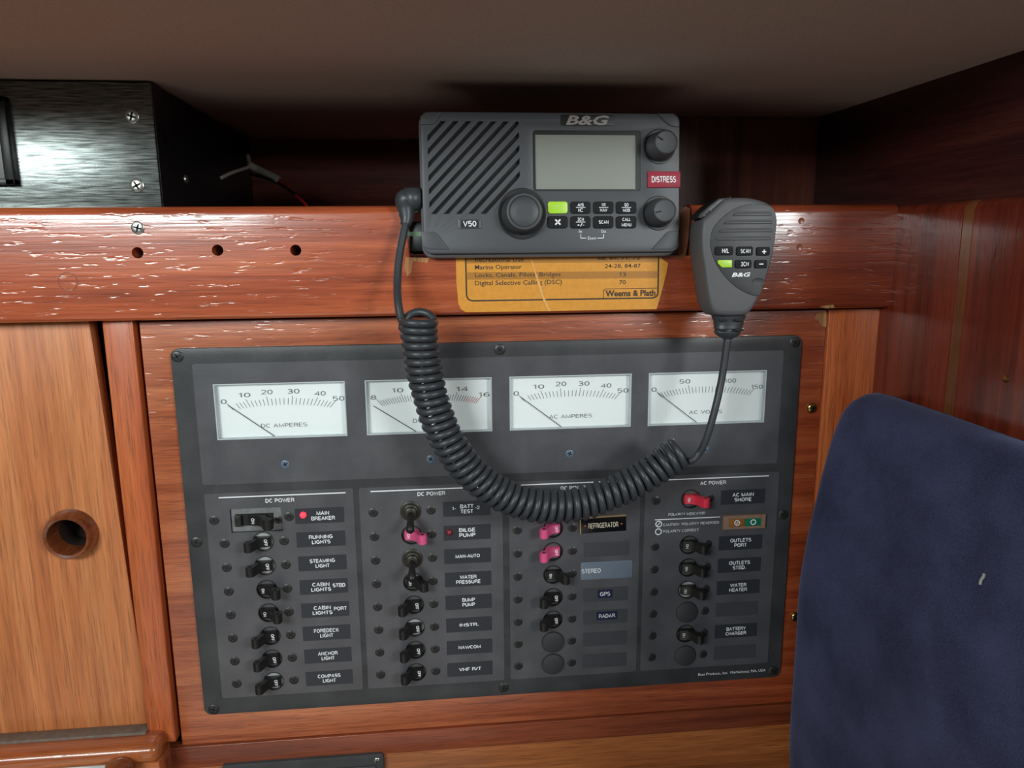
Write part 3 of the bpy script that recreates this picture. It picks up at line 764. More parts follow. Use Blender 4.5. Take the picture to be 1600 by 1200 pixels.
# polarity indicator
q = P(1073, 802.5); text('lettering', 'POLARITY INDICATOR', q.x, q.z, .0292, .0022, TY, WP, pan)
p0, p1 = P(1023, 812), P(1125, 808); box('heading_line', p0.x, TY, p0.z - .0003, p1.x, bayY, p0.z + .0003, WP, pan)
def ring_mark(x, z, r, t, y, parent, slash):
    a = plate_me('mark', [circ(x, z, r, 32), circ(x, z, r - t, 32)], y + .00008, y)
    ps = [a]
    if slash:
        s_ = box_me('s', -r, y, -t*.4, r, y + .00008, t*.4); s_.transform(Matrix.Translation((x, 0, z)) @ Matrix.Rotation(-math.radians(45), 4, 'Y')); ps.append(s_)
    j = join_me('mark', ps); put('polarity_mark', j, WP, parent)
q = P(1029, 818.5); ring_mark(q.x, q.z, .0027, .0007, TY, pan, True)
q = P(1028.5, 830.5); ring_mark(q.x, q.z, .0027, .0007, TY, pan, False)
q0, q1 = P(1036, 819), P(1123, 816.5); text('lettering', 'CAUTION  POLARITY REVERSED', (q0.x+q1.x)/2, (q0.z+q1.z)/2, q1.x-q0.x, .0022, TY, WP, pan)
q0, q1 = P(1036, 830), P(1091.5, 827.5); text('lettering', 'POLARITY CORRECT', (q0.x+q1.x)/2, (q0.z+q1.z)/2, q1.x-q0.x, .0022, TY, WP, pan)
q0, q1 = P(1126, 803), P(1196, 824); e = thing  # frame of the two lenses
fx, fz = (q0.x+q1.x)/2, (q0.z+q1.z)/2
e = put('polarity_indicator', plate_me('polarity_indicator', [rrect(-.0168, -.0056, .0168, .0056), rrect(-.0124, -.0036, .0134, .0028)], .0, -.0030, .0002), M['corroded'], pan, (fx, bayY, fz)); e['label'] = 'corroded brown frame around two lenses'
box('amber_lens', -.0124, -.0024, -.0036, .0003, -.0002, .0028, M['amber'], e, .0002); box('green_lens', .0007, -.0024, -.0036, .0134, -.0002, .0028, M['green_lens'], e, .0002)
ring_mark(-.006, -.0004, .0023, .0007, -.0026, e, True); ring_mark(.0070, -.0004, .0023, .0007, -.0026, e, False)
q0, q1 = P(1091, 1053), P(1196, 1048.5); text('lettering', 'Bass Products, Inc.  Marblehead, MA, USA', (q0.x+q1.x)/2, (q0.z+q1.z)/2, q1.x-q0.x, .0026, -.0001, WP, pan)

# --- meters
def bar(x0, z0, x1, z1, w, y):
    d = Vector((x1-x0, z1-z0)); n = Vector((-d.y, d.x)).normalized() * w/2
    return [(x0+n.x, y, z0+n.y), (x0-n.x, y, z0-n.y), (x1-n.x, y, z1-n.y), (x1+n.x, y, z1+n.y)]
def make_meter(i, title, nums, ticks, red_from=None, lab=''):
    x0, z0, x1, z1 = MR[i]; cx = (x0+x1)/2; w = x1-x0; h = z1-z0
    D = .0035
    e = put('meter', plate_me('meter', [rrect(-w/2, 0, w/2, h), rrect(-w/2 + .0009, .0009, w/2 - .0009, h - .0009)], .004, -.0006, .0002), M['acrylic'], pan, (cx, 0, z0)); e['label'] = lab
    box('dial_face', -w/2 + .0009, D, .0009, w/2 - .0009, D + .0005, h - .0009, M['dial'], e)
    y = D - .0001
    # flat arc of fanned ticks
    AM = math.radians(41); k_ = w / .0905
    def on_arc(t, lift):
        a = -AM + 2*AM*t
        return a, .0335*k_*math.sin(a)/math.sin(AM) + lift*math.sin(a), h*.585 - .0030*(2*t-1)**2 + lift*math.cos(a)
    v, f, vr, fr = [], [], [], []
    for t, big in ticks:
        a, xa, za = on_arc(t, 0); _, xb, zb_ = on_arc(t, .0066 if big else .0048)
        tgt_v, tgt_f = (vr, fr) if red_from and t >= red_from else (v, f)
        n = len(tgt_v); tgt_v += bar(xa, za, xb, zb_, .00042, y); tgt_f.append((n, n+1, n+2, n+3))
    put('scale_marks', mesh('scale_marks', v, f), M['dial_ink'], e)
    if vr: put('scale_marks', mesh('scale_marks', vr, fr), M['red_ink'], e)
    for s, t in nums:
        a, xa, za = on_arc(t, .0098)
        text('lettering', s, xa, za + (-.001 if t in (0, 1) else 0), .0042 * len(s) * (.72 if len(s) > 2 else 1), .0034, y, M['dial_ink'], e, bold=.012)
    text('lettering', title, .0006, h*.215, .00325 * len(title), .0031, y, M['dial_ink'], e, bold=.012)
    # needle resting at the left stop
    a, xa, za = on_arc(0, .0052)
    if i == 1: xa -= .0032; za -= .0035
    put('needle', mesh('needle', bar(-.0065*k_ - (.004 if i == 1 else 0), .0010, xa, za, .0005, D - .0012), [(0, 1, 2, 3)]), M['needle'], e)
    box('glass', -w/2 + .0009, -.0002, .0009, w/2 - .0009, .0002, h - .0009, M['glass'], e)
    return e
def ticks_even(n, major): return [(k/n, k % major == 0) for k in range(n + 1)]
def warp(ts, p): return [(t**p, b) for t, b in ts]
make_meter(0, 'DC AMPERES', [('0', 0), ('10', .20), ('20', .385), ('30', .60), ('40', .82), ('50', 1)], [(0, True)] + [(.08 + .92*k/25, k in (3, 8, 14, 20, 25)) for k in range(26)], lab='DC ammeter reading zero')
make_meter(1, 'DC VOLTS', [('8', 0), ('10', .235), ('12', .48), ('14', .78), ('16', 1)], ticks_even(40, 10), .86, lab='DC voltmeter with red end marks')
make_meter(2, 'AC AMPERES', [('0', 0), ('10', .225), ('20', .42), ('30', .62), ('40', .82), ('50', 1)], [(0, True)] + [(.08 + .92*k/25, k in (4, 9, 14, 20, 25)) for k in range(26)], lab='AC ammeter reading zero')
make_meter(3, 'AC VOLTS', [('0', 0), ('50', .31), ('100', .72), ('150', 1)], ticks_even(30, 10), lab='AC voltmeter reading zero')

# ================================================================== VHF RADIO
RF = Frame((.0345, -.0235, .249), math.radians(5))
rad = thing('vhf_radio', RF, 'charcoal marine radio with grey screen set in the rail notch', 'radio')
R_ = RF.px
X0, Z0, X1, Z1 = RF.rect(656, 174, 1061, 393)
# speaker slots as real openings
sp = lambda zx, zy: R_(600 + zx/5.0, 160 + zy/5.0)
rx0, rz1 = sp(338, 146); rx1, rz0 = sp(1064, 866)
kc = R_(816, 333); 
def clip_poly(poly, x0, z0, x1, z1):
    def cl(ps, ins, inter):
        out = []
        for i in range(len(ps)):
            a, b = ps[i-1], ps[i]
            if ins(b):
                if not ins(a): out.append(inter(a, b))
                out.append(b)
            elif ins(a): out.append(inter(a, b))
        return out
    def ix(c): return lambda a, b: (c, a[1] + (b[1]-a[1])*(c-a[0])/(b[0]-a[0]))
    def iz(c): return lambda a, b: (a[0] + (b[0]-a[0])*(c-a[1])/(b[1]-a[1]), c)
    for ins, it in ((lambda p: p[0] >= x0, ix(x0)), (lambda p: p[0] <= x1, ix(x1)), (lambda p: p[1] >= z0, iz(z0)), (lambda p: p[1] <= z1, iz(z1))):
        poly = cl(poly, ins, it)
        if not poly: return []
    return poly
slots = []
a_, b_ = sp(345, 275), sp(345, 380); step = a_[1] - b_[1]
d = Vector((1, 1.04)).normalized(); nrm = Vector((-d.y, d.x))
for k in range(11):
    c0 = Vector((a_[0], a_[1] - step * k))
    hw_ = .0011
    segs = [(-.02, .2)]
    kv = Vector(kc) - c0; along = kv.dot(d); perp = abs(kv.dot(nrm)); KR = .0172
    if perp < KR:
        hh_ = math.sqrt(KR*KR - perp*perp); segs = [(-.02, along - hh_), (along + hh_, .2)]
    for s0, s1 in segs:
        if s1 <= s0: continue
        q = [tuple(c0 + d*s0 + nrm*hw_), tuple(c0 + d*s0 - nrm*hw_), tuple(c0 + d*s1 - nrm*hw_), tuple(c0 + d*s1 + nrm*hw_)]
        q = clip_poly(q, rx0, rz0, rx1, rz1)
        if len(q) >= 3:
            ar = abs(sum(q[i-1][0]*q[i][1] - q[i][0]*q[i-1][1] for i in range(len(q))))/2
            if ar > 6e-6: slots.append(q)
scr = RF.rect(832.6, 204, 1001, 297.5)
def bezel():
    lp = [rrect(X0, Z0, X1, Z1, .0055, 6), rrect(*scr, .0018, 3)] + slots
    return plate('front_bezel', lp, .0042, 0, M['radio'], rad, .0007)
bezel()
plate('rear_flange', [rrect(X0 - .0012, Z0 - .0022, X1 + .0006, Z1 + .0008, .0075, 6)], .017, .0050, M['radio_trim'], rad, .0022)
plate('gasket', [rrect(X0 + .0004, Z0 + .0004, X1 - .0004, Z1 - .0004, .005, 5)], .0052, .0041, M['radio_black'], rad)
box('body_case', X0 + .010, .016, Z0 + .006, X1 - .010, .115, Z1 - .006, M['radio_black'], rad, .003)
box('speaker_cloth', rx0 - .001, .0034, rz0 - .001, rx1 + .001, .0043, rz1 + .001, M['radio_black'], rad)
# screen
plate('screen_rim', [rrect(*scr, .0018, 3), rrect(*RF.rect(836, 209.5, 994.5, 295.3))], .0040, .0006, M['radio_black'], rad)
s_ = RF.rect(835.5, 209, 995, 296); box('display', s_[0], .0016, s_[1], s_[2], .0036, s_[3], M['lcd'], rad)
s2 = RF.rect(832.8, 204.4, 1000.6, 297.2); box('glass', s2[0] + .0004, .0002, s2[1] + .0004, s2[2] - .0004, .0005, s2[3] - .0004, M['glass'], rad)
# knobs
def knob(u, v, r, dep, name, dish, lab=None, ang=None):
    c = R_(u, v)
    bs = put('knob_well', lathe_me('knob_well', [(r*1.32, .0002), (r*1.32, -.0004), (r*1.24, -.0006), (r*1.12, -.0003), (r*.8, -.0003)], 40), M['radio_black'], rad, (c[0], 0, c[1]))
    if dish: prof = [(r*1.08, -.0003), (r*1.06, -.003), (r, -.0045), (r*.96, -dep), (r*.9, -dep-.0012), (r*.80, -dep-.0014), (r*.76, -dep-.0008), (r*.70, -dep-.0002), (r*.3, -dep-.0001)]
    else: prof = [(r*1.1, -.0003), (r*1.05, -.004), (r*.90, -dep), (r*.84, -dep-.0010), (r*.78, -dep-.0012), (r*.76, -dep-.0008), (r*.4, -dep-.0004)]
    kb = put(name, lathe_me(name, prof, 48), M['knob'], rad, (c[0], 0, c[1]))
    if ang is not None:
        me = box_me('pointer', r*.30, -dep-.0012, -.0004, r*.78, -dep-.0002, .0004); me.transform(Matrix.Rotation(ang, 4, 'Y')); put('pointer', me, M['slot'], kb)
    return kb
knob(816, 334, .0128, .0105, 'channel_knob', True)
knob(1031, 229, .0088, .0135, 'volume_knob', False, ang=math.radians(180 + 30))
knob(1029, 333, .0088, .0135, 'squelch_knob', False, ang=math.radians(180 - 12))
# keys
leg = [['16', 'AIS\nIC', 'WX\nNAV', 'GO\nMOB'], ['X', '3CH\n+/-', 'SCAN', 'CALL\nMENU']]
kx = (855.6, 891.2, 927, 962.6)
for r in range(2):
    for c in range(4):
        u0, v0 = kx[c], (315.2, 338)[r]; q = RF.rect(u0, v0, u0 + 31, v0 + 18.6)
        lime = (r == 0 and c == 0)
        k = plate('key', [rrect(*q, .0017, 4)], .0003, -.0012, M['lime' if lime else 'key'], rad, .0003)
        if lime: k['label'] = 'lime green key'
        mx_, mz_ = (q[0]+q[2])/2, (q[1]+q[3])/2
        s = leg[r][c]; y = -.00132
        if lime:
            text('lettering', '16', mx_ - .001, mz_ + .0003, .0036, .0028, y, M['lime_print'], k); text('lettering', '9', mx_ + .0023, mz_ - .0012, .0012, .0018, y, M['lime_print'], k)
        elif '\n' in s:
            t, b = s.split('\n')
            text('lettering', t, mx_, mz_ + .0018, .0014*len(t) if len(t) < 4 else .0056, .0023, y, WP, k, bold=.025); text('lettering', b, mx_, mz_ - .0018, .0016*len(b) if len(b) < 4 else .0066, .0023, y, WP, k, bold=.025)
            if t != 'CALL': box('divider', mx_ - .0032, y, mz_ - .00018, mx_ + .0032, y + .0001, mz_ + .00018, WP, k)
        elif s == 'X':
            xs = []
            for a in (45, -45):
                w_ = box_me('x', -.0024, y, -.0005, .0024, y + .0001, .0005); w_.transform(Matrix.Translation((mx_, 0, mz_)) @ Matrix.Rotation(math.radians(a), 4, 'Y')); xs.append(w_)
            put('cross_mark', join_me('cross_mark', xs), WP, k)
        else: text('lettering', s, mx_, mz_, .0066, .0026, y, WP, k, bold=.025)
for s, u, v, w in (('In', 906.8, 361.5, .0020), ('Out', 943, 361.5, .0034), ('Zoom', 924.5, 372, .0058)):
    q = R_(u, v); text('lettering', s, q[0], q[1], w, .0020, -.0002, WP, rad)
for u0, v0, u1, v1 in ((907, 366, 907.9, 372.6), (907, 371.6, 916, 372.6), (933, 371.6, 943.6, 372.6), (942.7, 366, 943.6, 372.6)):
    q = RF.rect(u0, v0, u1, v1); box('zoom_bracket', q[0], -.0002, q[1], q[2], .0001, q[3], WP, rad)
q = RF.rect(1011.5, 268, 1061.5, 293.5)
k = box('distress_key', q[0], -.0014, q[1], X1 + .0003, .003, q[3], M['distress'], rad, .0005); k['label'] = 'dark red distress key cover'
text('lettering', 'DISTRESS', (q[0] + X1)/2 - .0002, (q[1]+q[3])/2, .0168, .0042, -.0016, WP, k, bold=.025)
q = RF.rect(715.6, 342.5, 752, 357.5); k = plate('model_badge', [rrect(*q, .0008, 3)], .0002, -.0006, M['badge'], rad, .0002)
plate('badge_recess', [rrect(q[0] + .0018, q[1] + .0008, q[2] - .0018, q[3] - .0008)], -.0005, -.0007, M['radio_black'], k)
text('lettering', 'V50', (q[0]+q[2])/2, (q[1]+q[3])/2, .0088, .0040, -.0009, WP, k, bold=.02)
q = RF.rect(876, 179.5, 959, 197); k = plate('logo_badge', [rrect(*q, .0012, 3)], .0002, -.0005, M['radio_black'], rad, .0002)
text('lettering', 'B&G', (q[0]+q[2])/2, (q[1]+q[3])/2, .0292, .0062, -.0008, M['chrome'], k, shear=.25, bold=.03)
# corner caps
def corner(pts):
    return plate('corner_cap', [[R_(u, v) for u, v in pts]], .0002, -.0007, M['radio'], rad, .0003)
corner([(657.5, 362.5), (679, 362.5), (684, 366), (702, 389.5), (668, 389.5), (660, 384)])
corner([(1060, 361.5), (1045, 361.5), (1040, 365), (1018, 389.5), (1050, 389.5), (1058, 383)])
corner([(656, 195), (675, 195), (680, 192), (691, 176), (665, 176), (657, 182)])
corner([(1060.5, 199), (1047, 197), (1041, 193), (1026, 177.5), (1052, 177.5), (1059, 184)])
q = RF.rect(637, 346, 656, 394, .014)
br = box('mount_bracket', q[0], .012, q[1], X0 + .012, .036, q[3], M['radio_black'], rad, .003)
box('bracket_stripe', q[0] - .0003, .0118, q[1] + .0105, X0 + .001, .0128, q[1] + .0135, M['wire_green'], br)

# ================================================================== HAND MICROPHONE
mo = P(1158, 400, -.050)
MF = Frame(mo, math.radians(3), math.radians(0))
mic = thing('hand_microphone', MF, 'charcoal hand microphone with keypad hanging beside the radio', 'microphone')
mp = lambda zx, zy, y=0.0: MF.px(1040 + zx/4.8, 280 + zy/4.8, y)
outl = [(470, 140), (600, 133), (700, 148), (780, 178), (826, 222), (843, 300), (836, 410), (818, 540), (784, 680), (735, 820), (672, 955), (622, 1012), (560, 1028), (420, 1026),
        (362, 1004), (330, 930), (308, 800), (290, 660), (272, 540), (268, 420), (275, 345), (290, 296), (352, 238), (420, 172)]
def smooth_closed(pts, n=4):
    out = []; N_ = len(pts)
    for i in range(N_):
        p0, p1, p2, p3 = (Vector(pts[(i+j) % N_]) for j in (-1, 0, 1, 2))
        for k in range(n):
            t = k/n; out.append(.5*((2*p1)+(p2-p0)*t+(2*p0-5*p1+4*p2-p3)*t*t+(3*p1-p0-3*p2+p3)*t**3))
    return out
ol = [Vector(mp(*p)) for p in outl]; ol = smooth_closed([tuple(p) for p in ol])
cen = sum(ol, Vector((0, 0))) / len(ol)
layers = [(.90, -.0002), (.955, .0003), (.985, .0018), (1.0, .0045), (1.012, .012), (1.0, .020), (.965, .0255), (.90, .028)]
v = []; f = []; n = len(ol)
for sc, y in layers:
    for q in ol: w_ = cen + (q - cen)*sc; v.append((w_.x, y, w_.y))
for i in range(len(layers) - 1):
    for k in range(n): f.append((i*n+k, i*n+(k+1) % n, (i+1)*n+(k+1) % n, (i+1)*n+k))
f.append(tuple(range(n))); f.append(tuple((len(layers)-1)*n + k for k in range(n-1, -1, -1)))
bm = bmesh.new(); bm.from_mesh(mesh('mic_shell', v, f)); put('mic_shell', auto_smooth(from_bm('mic_shell', bm), 50), M['mic'], mic)
panl = [(690, 186), (785, 205), (815, 240), (830, 310), (822, 410), (800, 545), (760, 690), (712, 850), (695, 874), (640, 868), (540, 818), (445, 732), (372, 622), (338, 520), (336, 435), (360, 362), (420, 290), (510, 225), (600, 192)]
pl = [tuple(q) for q in smooth_closed([mp(*p) for p in panl], 3)]
kpd = plate('keypad_panel', [pl], .001, -.0007, M['mic_dark'], mic, .0003)
for x0_, x1_, y0_, y1_ in ((492, 792, 241, 277), (424, 797, 303, 339), (386, 797, 364, 400), (366, 787, 426, 461)):
    a, b = mp(x0_, y1_), mp(x1_, y0_)
    hgt = b[1]-a[1]; ins = hgt*.9 if x0_ > 370 else hgt*.2
    g = plate('grille_slot', [[(a[0], a[1]), (b[0], a[1]), (b[0], b[1]-.001), (b[0]-.001, b[1]), (a[0] + ins, b[1])]], -.0006, -.0009, M['mic_rib'], mic)
    plate('grille_louvre', [[(a[0] + .001, a[1] + .0002), (b[0] - .0006, a[1] + .0002), (b[0] - .0006, a[1] + hgt*.5), (a[0] + .001 + ins*.4, a[1] + hgt*.5)]], -.0008, -.0014, M['mic_dark'], g, .0002)
keys = [('H/L', 364, 505, 500, 571), ('SCAN', 526, 505, 648, 574), ('+', 676, 508, 776, 574), ('16', 384, 606, 492, 663), ('3CH', 516, 605, 637, 668), ('-', 662, 605, 755, 668)]
for s, a, b, c, d_ in keys:
    p0, p1 = mp(a, d_), mp(c, b); lime = s == '16'
    if lime: lp = [(p0[0] + .003, p0[1]), (p1[0], p0[1]), (p1[0], p1[1]), (p0[0], p1[1]), (p0[0], p1[1] - .002)]
    else: lp = rrect(p0[0], p0[1], p1[0], p1[1], .0012, 3)
    k = plate('key', [lp], -.0005, -.0018, M['lime' if lime else 'key'], mic, .0003)
    if lime: k['label'] = 'lime green key'
    cx_, cz_ = (p0[0]+p1[0])/2, (p0[1]+p1[1])/2; y = -.00192
    if s == '+':
        cz_ -= .0003; cx_ += .0004
        box('plus_mark', cx_ - .0014, y, cz_ - .00035, cx_ + .0014, y + .0001, cz_ + .00035, WP, k); box('plus_mark', cx_ - .00035, y - .00002, cz_ - .0014, cx_ + .00035, y + .0001, cz_ + .0014, WP, k)
    elif s == '-': box('minus_mark', cx_ - .0014, y, cz_ - .0004, cx_ + .0014, y + .0001, cz_ + .0003, WP, k)
    elif lime: text('lettering', '16', cx_ - .0004, cz_ + .0003, .0028, .0024, y, M['lime_print'], k); text('lettering', '9', cx_ + .0020, cz_ - .0008, .0010, .0015, y, M['lime_print'], k)
    else: text('lettering', s, cx_ + (.0008 if s != 'SCAN' else .0004), cz_, {'H/L': .0046, 'SCAN': .0068, '3CH': .0052}[s], .0030, y, WP, k, bold=.025)
q = mp(563, 716); text('lettering', 'B&G', q[0], q[1], .0128, .0028, -.00085, WP, mic, shear=.25, bold=.03)
c = mp(692, 768); hm = lathe_me('mic_port', [(.0044, .0), (.0044, -.0003), (.0036, -.0002)], 28); hm.transform(Matrix.Diagonal((1, 1, .55, 1))); put('mic_port', hm, M['mic_rib'], mic, (c[0], -.0006, c[1]))
# talk button with raised studs on the upper left corner
tb = [(215, 300), (232, 262), (300, 200), (372, 148), (452, 140), (470, 150), (400, 190), (330, 250), (282, 296)]
tl = [mp(a, b, .010) for a, b in tb]
tk = plate('talk_button', [[tuple(q) for q in tl]], .021, .0035, M['black'], mic, .001)
for k in range(26):
    i = random.random(); j = random.uniform(.2, .8)
    a = Vector(tl[0]).lerp(Vector(tl[4]), i); b2 = Vector(tl[8]).lerp(Vector(tl[5]), i); w_ = a.lerp(b2, j)
    put('stud', SC.setdefault('stud', lathe_me('stud', [(.0005, 0), (.0005, -.0003), (.0002, -.0005)], 8)), M['mic_rib'], tk, (w_.x, .0036, w_.y))
# strain relief: stacked ribs
prof = [(345, 600, 1020), (352, 592, 1050), (360, 582, 1064), (360, 582, 1090), (366, 578, 1094), (360, 572, 1120), (372, 566, 1126), (362, 562, 1150), (384, 550, 1172), (414, 520, 1188), (430, 500, 1200)]
v = []; f = []; sg = 20
for a, b, yy in prof:
    A_, B_ = mp(a, yy, .012), mp(b, yy, .012); cx_, cz_, rx_ = (A_[0]+B_[0])/2, A_[1], (B_[0]-A_[0])/2
    for k in range(sg):
        t = 2*math.pi*k/sg; v.append((cx_ + rx_*math.cos(t), .012 + min(rx_*.62, .010)*math.sin(t), cz_))
for i in range(len(prof)-1):
    for k in range(sg): f.append((i*sg+k, i*sg+(k+1) % sg, (i+1)*sg+(k+1) % sg, (i+1)*sg+k))
f.append(tuple(range(sg))); f.append(tuple((len(prof)-1)*sg+k for k in range(sg-1, -1, -1)))
bm = bmesh.new(); bm.from_mesh(mesh('strain_relief', v, f)); put('strain_relief', auto_smooth(from_bm('strain_relief', bm), 30), M['cord'], mic)
for yy in (1056, 1130):
    for a, b in ((405, 455), (520, 585)):
        A_, B_ = mp(a, yy + 10, .0035), mp(b, yy - 8, .0035); box('relief_slit', A_[0], .0032, A_[1], B_[0], .0050, B_[1], M['slot'], mic, .0004)
box('mic_clip', cen.x - .008, .028, cen.y - .008, cen.x + .008, .038, cen.y + .006, M['black'], mic, .002)
relief_end = MF.m @ Vector((mp(465, 1196, .012)[0], .012, mp(465, 1196, .012)[1]))

# ================================================================== COILED CORD
CY = -.034
cpx = [(653, 500), (656, 535), (664, 585), (678, 638), (700, 690), (735, 737), (780, 771), (834, 789), (892, 790), (948, 773), (1000, 748), (1040, 722), (1066, 704)]
cyd = [-.018, -.010, -.004, 0]
cl = spline([P(u, v_, CY + (cyd[i] if i < 4 else -.006 if i > 10 else 0)) for i, (u, v_) in enumerate(cpx)], 40)
Ls = [0]
for i in range(1, len(cl)): Ls.append(Ls[-1] + (cl[i] - cl[i-1]).length)
TOT = Ls[-1]; WR = .00262; CR = .0097
turns = 49; NP = turns * 22
helix = []; j = 0
for i in range(NP + 1):
    s = TOT * i / NP
    while j < len(Ls) - 2 and Ls[j+1] < s: j += 1
    t = (s - Ls[j]) / (Ls[j+1] - Ls[j]); p = cl[j].lerp(cl[j+1], t); tg_ = (cl[j+1] - cl[j]).normalized()
    outw = Vector((0, -1, 0)); side = tg_.cross(outw).normalized()      # side: image-left of the path going down
    ph = 2*math.pi*turns*i/NP
    wob = 1 + .02*math.sin(i*.05)
    helix.append(p + (side*math.cos(ph)*(1) + outw*math.sin(ph)) * CR * wob * (1 if i > 22 else 1.05) - tg_ * max(0, -math.sin(ph)) * (.0095 if i < 22 else .0045 if i < 44 else .001 if i < 66 else 0))
lead_px = [(636, 338, -.018), (631, 362, -.022), (624, 400, -.028), (621, 440, -.036), (622, 472, -.046)]
tail_px = [(1092, 708, -.040), (1104, 684, -.043), (1117, 640, -.043), (1128, 590, -.041)]
lead = [P(*q) for q in lead_px]; tail = [P(*q) for q in tail_px]
lead_s = spline(lead + [helix[0], helix[3]], 10)[:-10]
tail_s = spline([helix[-4], helix[-1]] + tail + [relief_end], 10)[10:]
cord = thing('coiled_cord', P(836, 800, CY), 'black coiled rubber cord looping from radio to microphone', 'cord')
allp = lead_s + helix[1:-1] + tail_s
allp = [q - cord.location for q in allp]
put('coil', tube_me('coil', allp, WR, 10), M['cord'], cord)
pr = RF.m @ Vector((X0 - .001, .009, R_(655, 311, .009)[1]))
pe = P(634, 311, pr.y)
plug = put('plug', join_me('plug', [tube_me('a', [pr - cord.location, Vector((pe.x - .001, pr.y, pe.z)) - cord.location], [.0078, .0075], 24)]), M['cord'], cord)
el = spline([Vector((pe.x + .004, pr.y, pe.z)), Vector((pe.x, pr.y - .0005, pe.z - .001)), P(634, 325, -.016), P(635.5, 341, -.0175), P(633, 352, -.0195)], 6)
put('plug_elbow', tube_me('plug_elbow', [q - cord.location for q in el], [.0074]*6 + [.0074 - .0042*k/(len(el)-7) for k in range(len(el)-6)], 20), M['cord'], plug)

# ================================================================== CHANNEL CARD ON THE RAIL
KY = RY - .0004
card = thing('channel_card', P(870, 486, RY), 'torn orange channel list card stuck on the rail under the radio', 'sticker')
co = card.location.copy()
kp_ = lambda u, v_: (P(u, v_, KY).x - co.x, P(u, v_, KY).z - co.z)
def kplate(name, pts, yb, yf, mat): return plate(name, [[kp_(*q) for q in pts]], yb, yf, M[mat], card)
kplate('card', [(712, 396), (713, 440), (716, 474), (720, 483), (728, 488), (860, 486), (1026, 483), (1030, 470), (1036, 448), (1041, 428), (1044, 411), (1038, 407), (1028, 400), (1028, 396)], 0, -.0004, 'sticker')
kplate('tinted_band', [(730, 425.5), (1027, 423.5), (1027, 434.5), (730, 437)], -.0003, -.00048, 'sticker_band')
kplate('tinted_band', [(728, 398), (1027, 397), (1027, 409.5), (729, 411.5)], -.0003, -.00048, 'sticker_band')
bpts = [(727.5, 398), (729, 462), (732, 468), (738, 470), (1020, 465.5), (1026, 463), (1028, 458), (1029, 396)]
bw = [Vector((P(u, v_, KY).x - co.x, -.00052, P(u, v_, KY).z - co.z)) for u, v_ in bpts]
v = []; f = []
for i in range(len(bw) - 1):
    nn = len(v); v += bar(bw[i].x, bw[i].z, bw[i+1].x, bw[i+1].z, .0010, -.00052 - .00001*i); f.append((nn, nn+1, nn+2, nn+3))
put('border_line', mesh('border_line', v, f), M['sticker_ink'], card)
def ktext(s, ua, ub, v_, h, mat='sticker_ink', bold=.006):
    a = kp_(ua, v_); b = kp_(ub, v_); text('lettering', s, (a[0]+b[0])/2, a[1], b[0]-a[0], h, -.00056, M[mat], card, bold=bold, gap=1)
ktext('Recreational Use', 742, 818, 405.5, .0036); ktext('68, 69, 71, 72', 934, 1000, 404, .0030)
ktext('Marine Operator', 742, 815, 418.6, .0040); ktext('24-28, 84-87', 945, 1001, 416.2, .0032)
ktext('Locks, Canals, Pilots, Bridges', 742, 876, 431, .0038); ktext('13', 967.5, 978, 428.8, .0030)
ktext('Digital Selective Calling (DSC)', 742, 878, 443.4, .0042); ktext('70', 967.5, 978, 441, .0030)
ktext('Weems & Plath', 946, 1024, 458.6, .0044, bold=.03)
wbx = [(943, 467), (943, 454), (946, 451.5), (1027, 450)]
w3 = [kp_(*q) for q in wbx]; v = []; f = []
for i in range(3):
    nn = len(v); v += bar(w3[i][0], w3[i][1], w3[i+1][0], w3[i+1][1], .0004, -.00055); f.append((nn, nn+1, nn+2, nn+3))
put('name_box_line', mesh('name_box_line', v, f), M['sticker_ink'], card)
kplate('crease', [(829, 403), (832, 409), (837, 425), (843, 440), (850, 464), (860, 486), (857, 486), (846, 463), (840, 441), (835, 425)], -.0003, -.00062, 'crease')

# ================================================================== BLACK INSTRUMENT BOX IN THE NICHE
FY = .0125
bxr = P(241, 200, FY).x
ib = thing('instrument_box', (-.4, FY, .198), 'black metal equipment box with worn brushed front in the niche', 'equipment box')
def ibox(name, x0, y0, z0, x1, y1, z1, mat, bev=.0, par=None): 
    return box(name, x0 + .4, y0 - FY, z0 - .198, x1 + .4, y1 - FY, z1 - .198, M[mat], par or ib, bev)
ibox('front_panel', -.62, FY, .200, bxr, FY + .0035, ZC - .0015, 'brushed', .0005)
ibox('panel_edge', -.62, FY + .0035, .200, bxr + .0002, FY + .020, ZC - .0015, 'box_black', .0006)
ibox('case', -.62, FY + .020, .199, bxr - .0012, .285, ZC - .002, 'box_black', .001)
sb = P(22, 220, FY)
for z0, z1, x0, x1 in ((P(10, 152, FY).z - .004, P(10, 152, FY).z, -.62, sb.x), (P(10, 290, FY).z, P(10, 290, FY).z + .004, -.62, sb.x)):
    ibox('bezel_bar', x0, FY - .006, z0, x1, FY + .001, z1, 'black', .0006)
ibox('bezel_bar', sb.x - .006, FY - .006, P(10, 290, FY).z, sb.x, FY + .001, P(10, 152, FY).z, 'black', .0006)
ibox('bezel_window', -.62, FY - .002, P(10, 288, FY).z, sb.x - .005, FY + .001, P(10, 154, FY).z, 'name_black')
for u, v_ in ((206, 182), (214, 290)):
    q = P(u, v_, FY); screw(ib, q.x + .4, q.z - .198, 0, .0046, 'screw_steel', .0010)
q = PX(290, 280, bxr - .0012)
s_ = put('side_screw', lathe_me('side_screw', [(.0035, 0), (.003, -.0012), (.001, -.0018)], 16), M['screw_steel'], ib, (bxr - .0012 + .4, q.y - FY, q.z - .198)); s_.rotation_euler = (0, 0, math.pi/2)

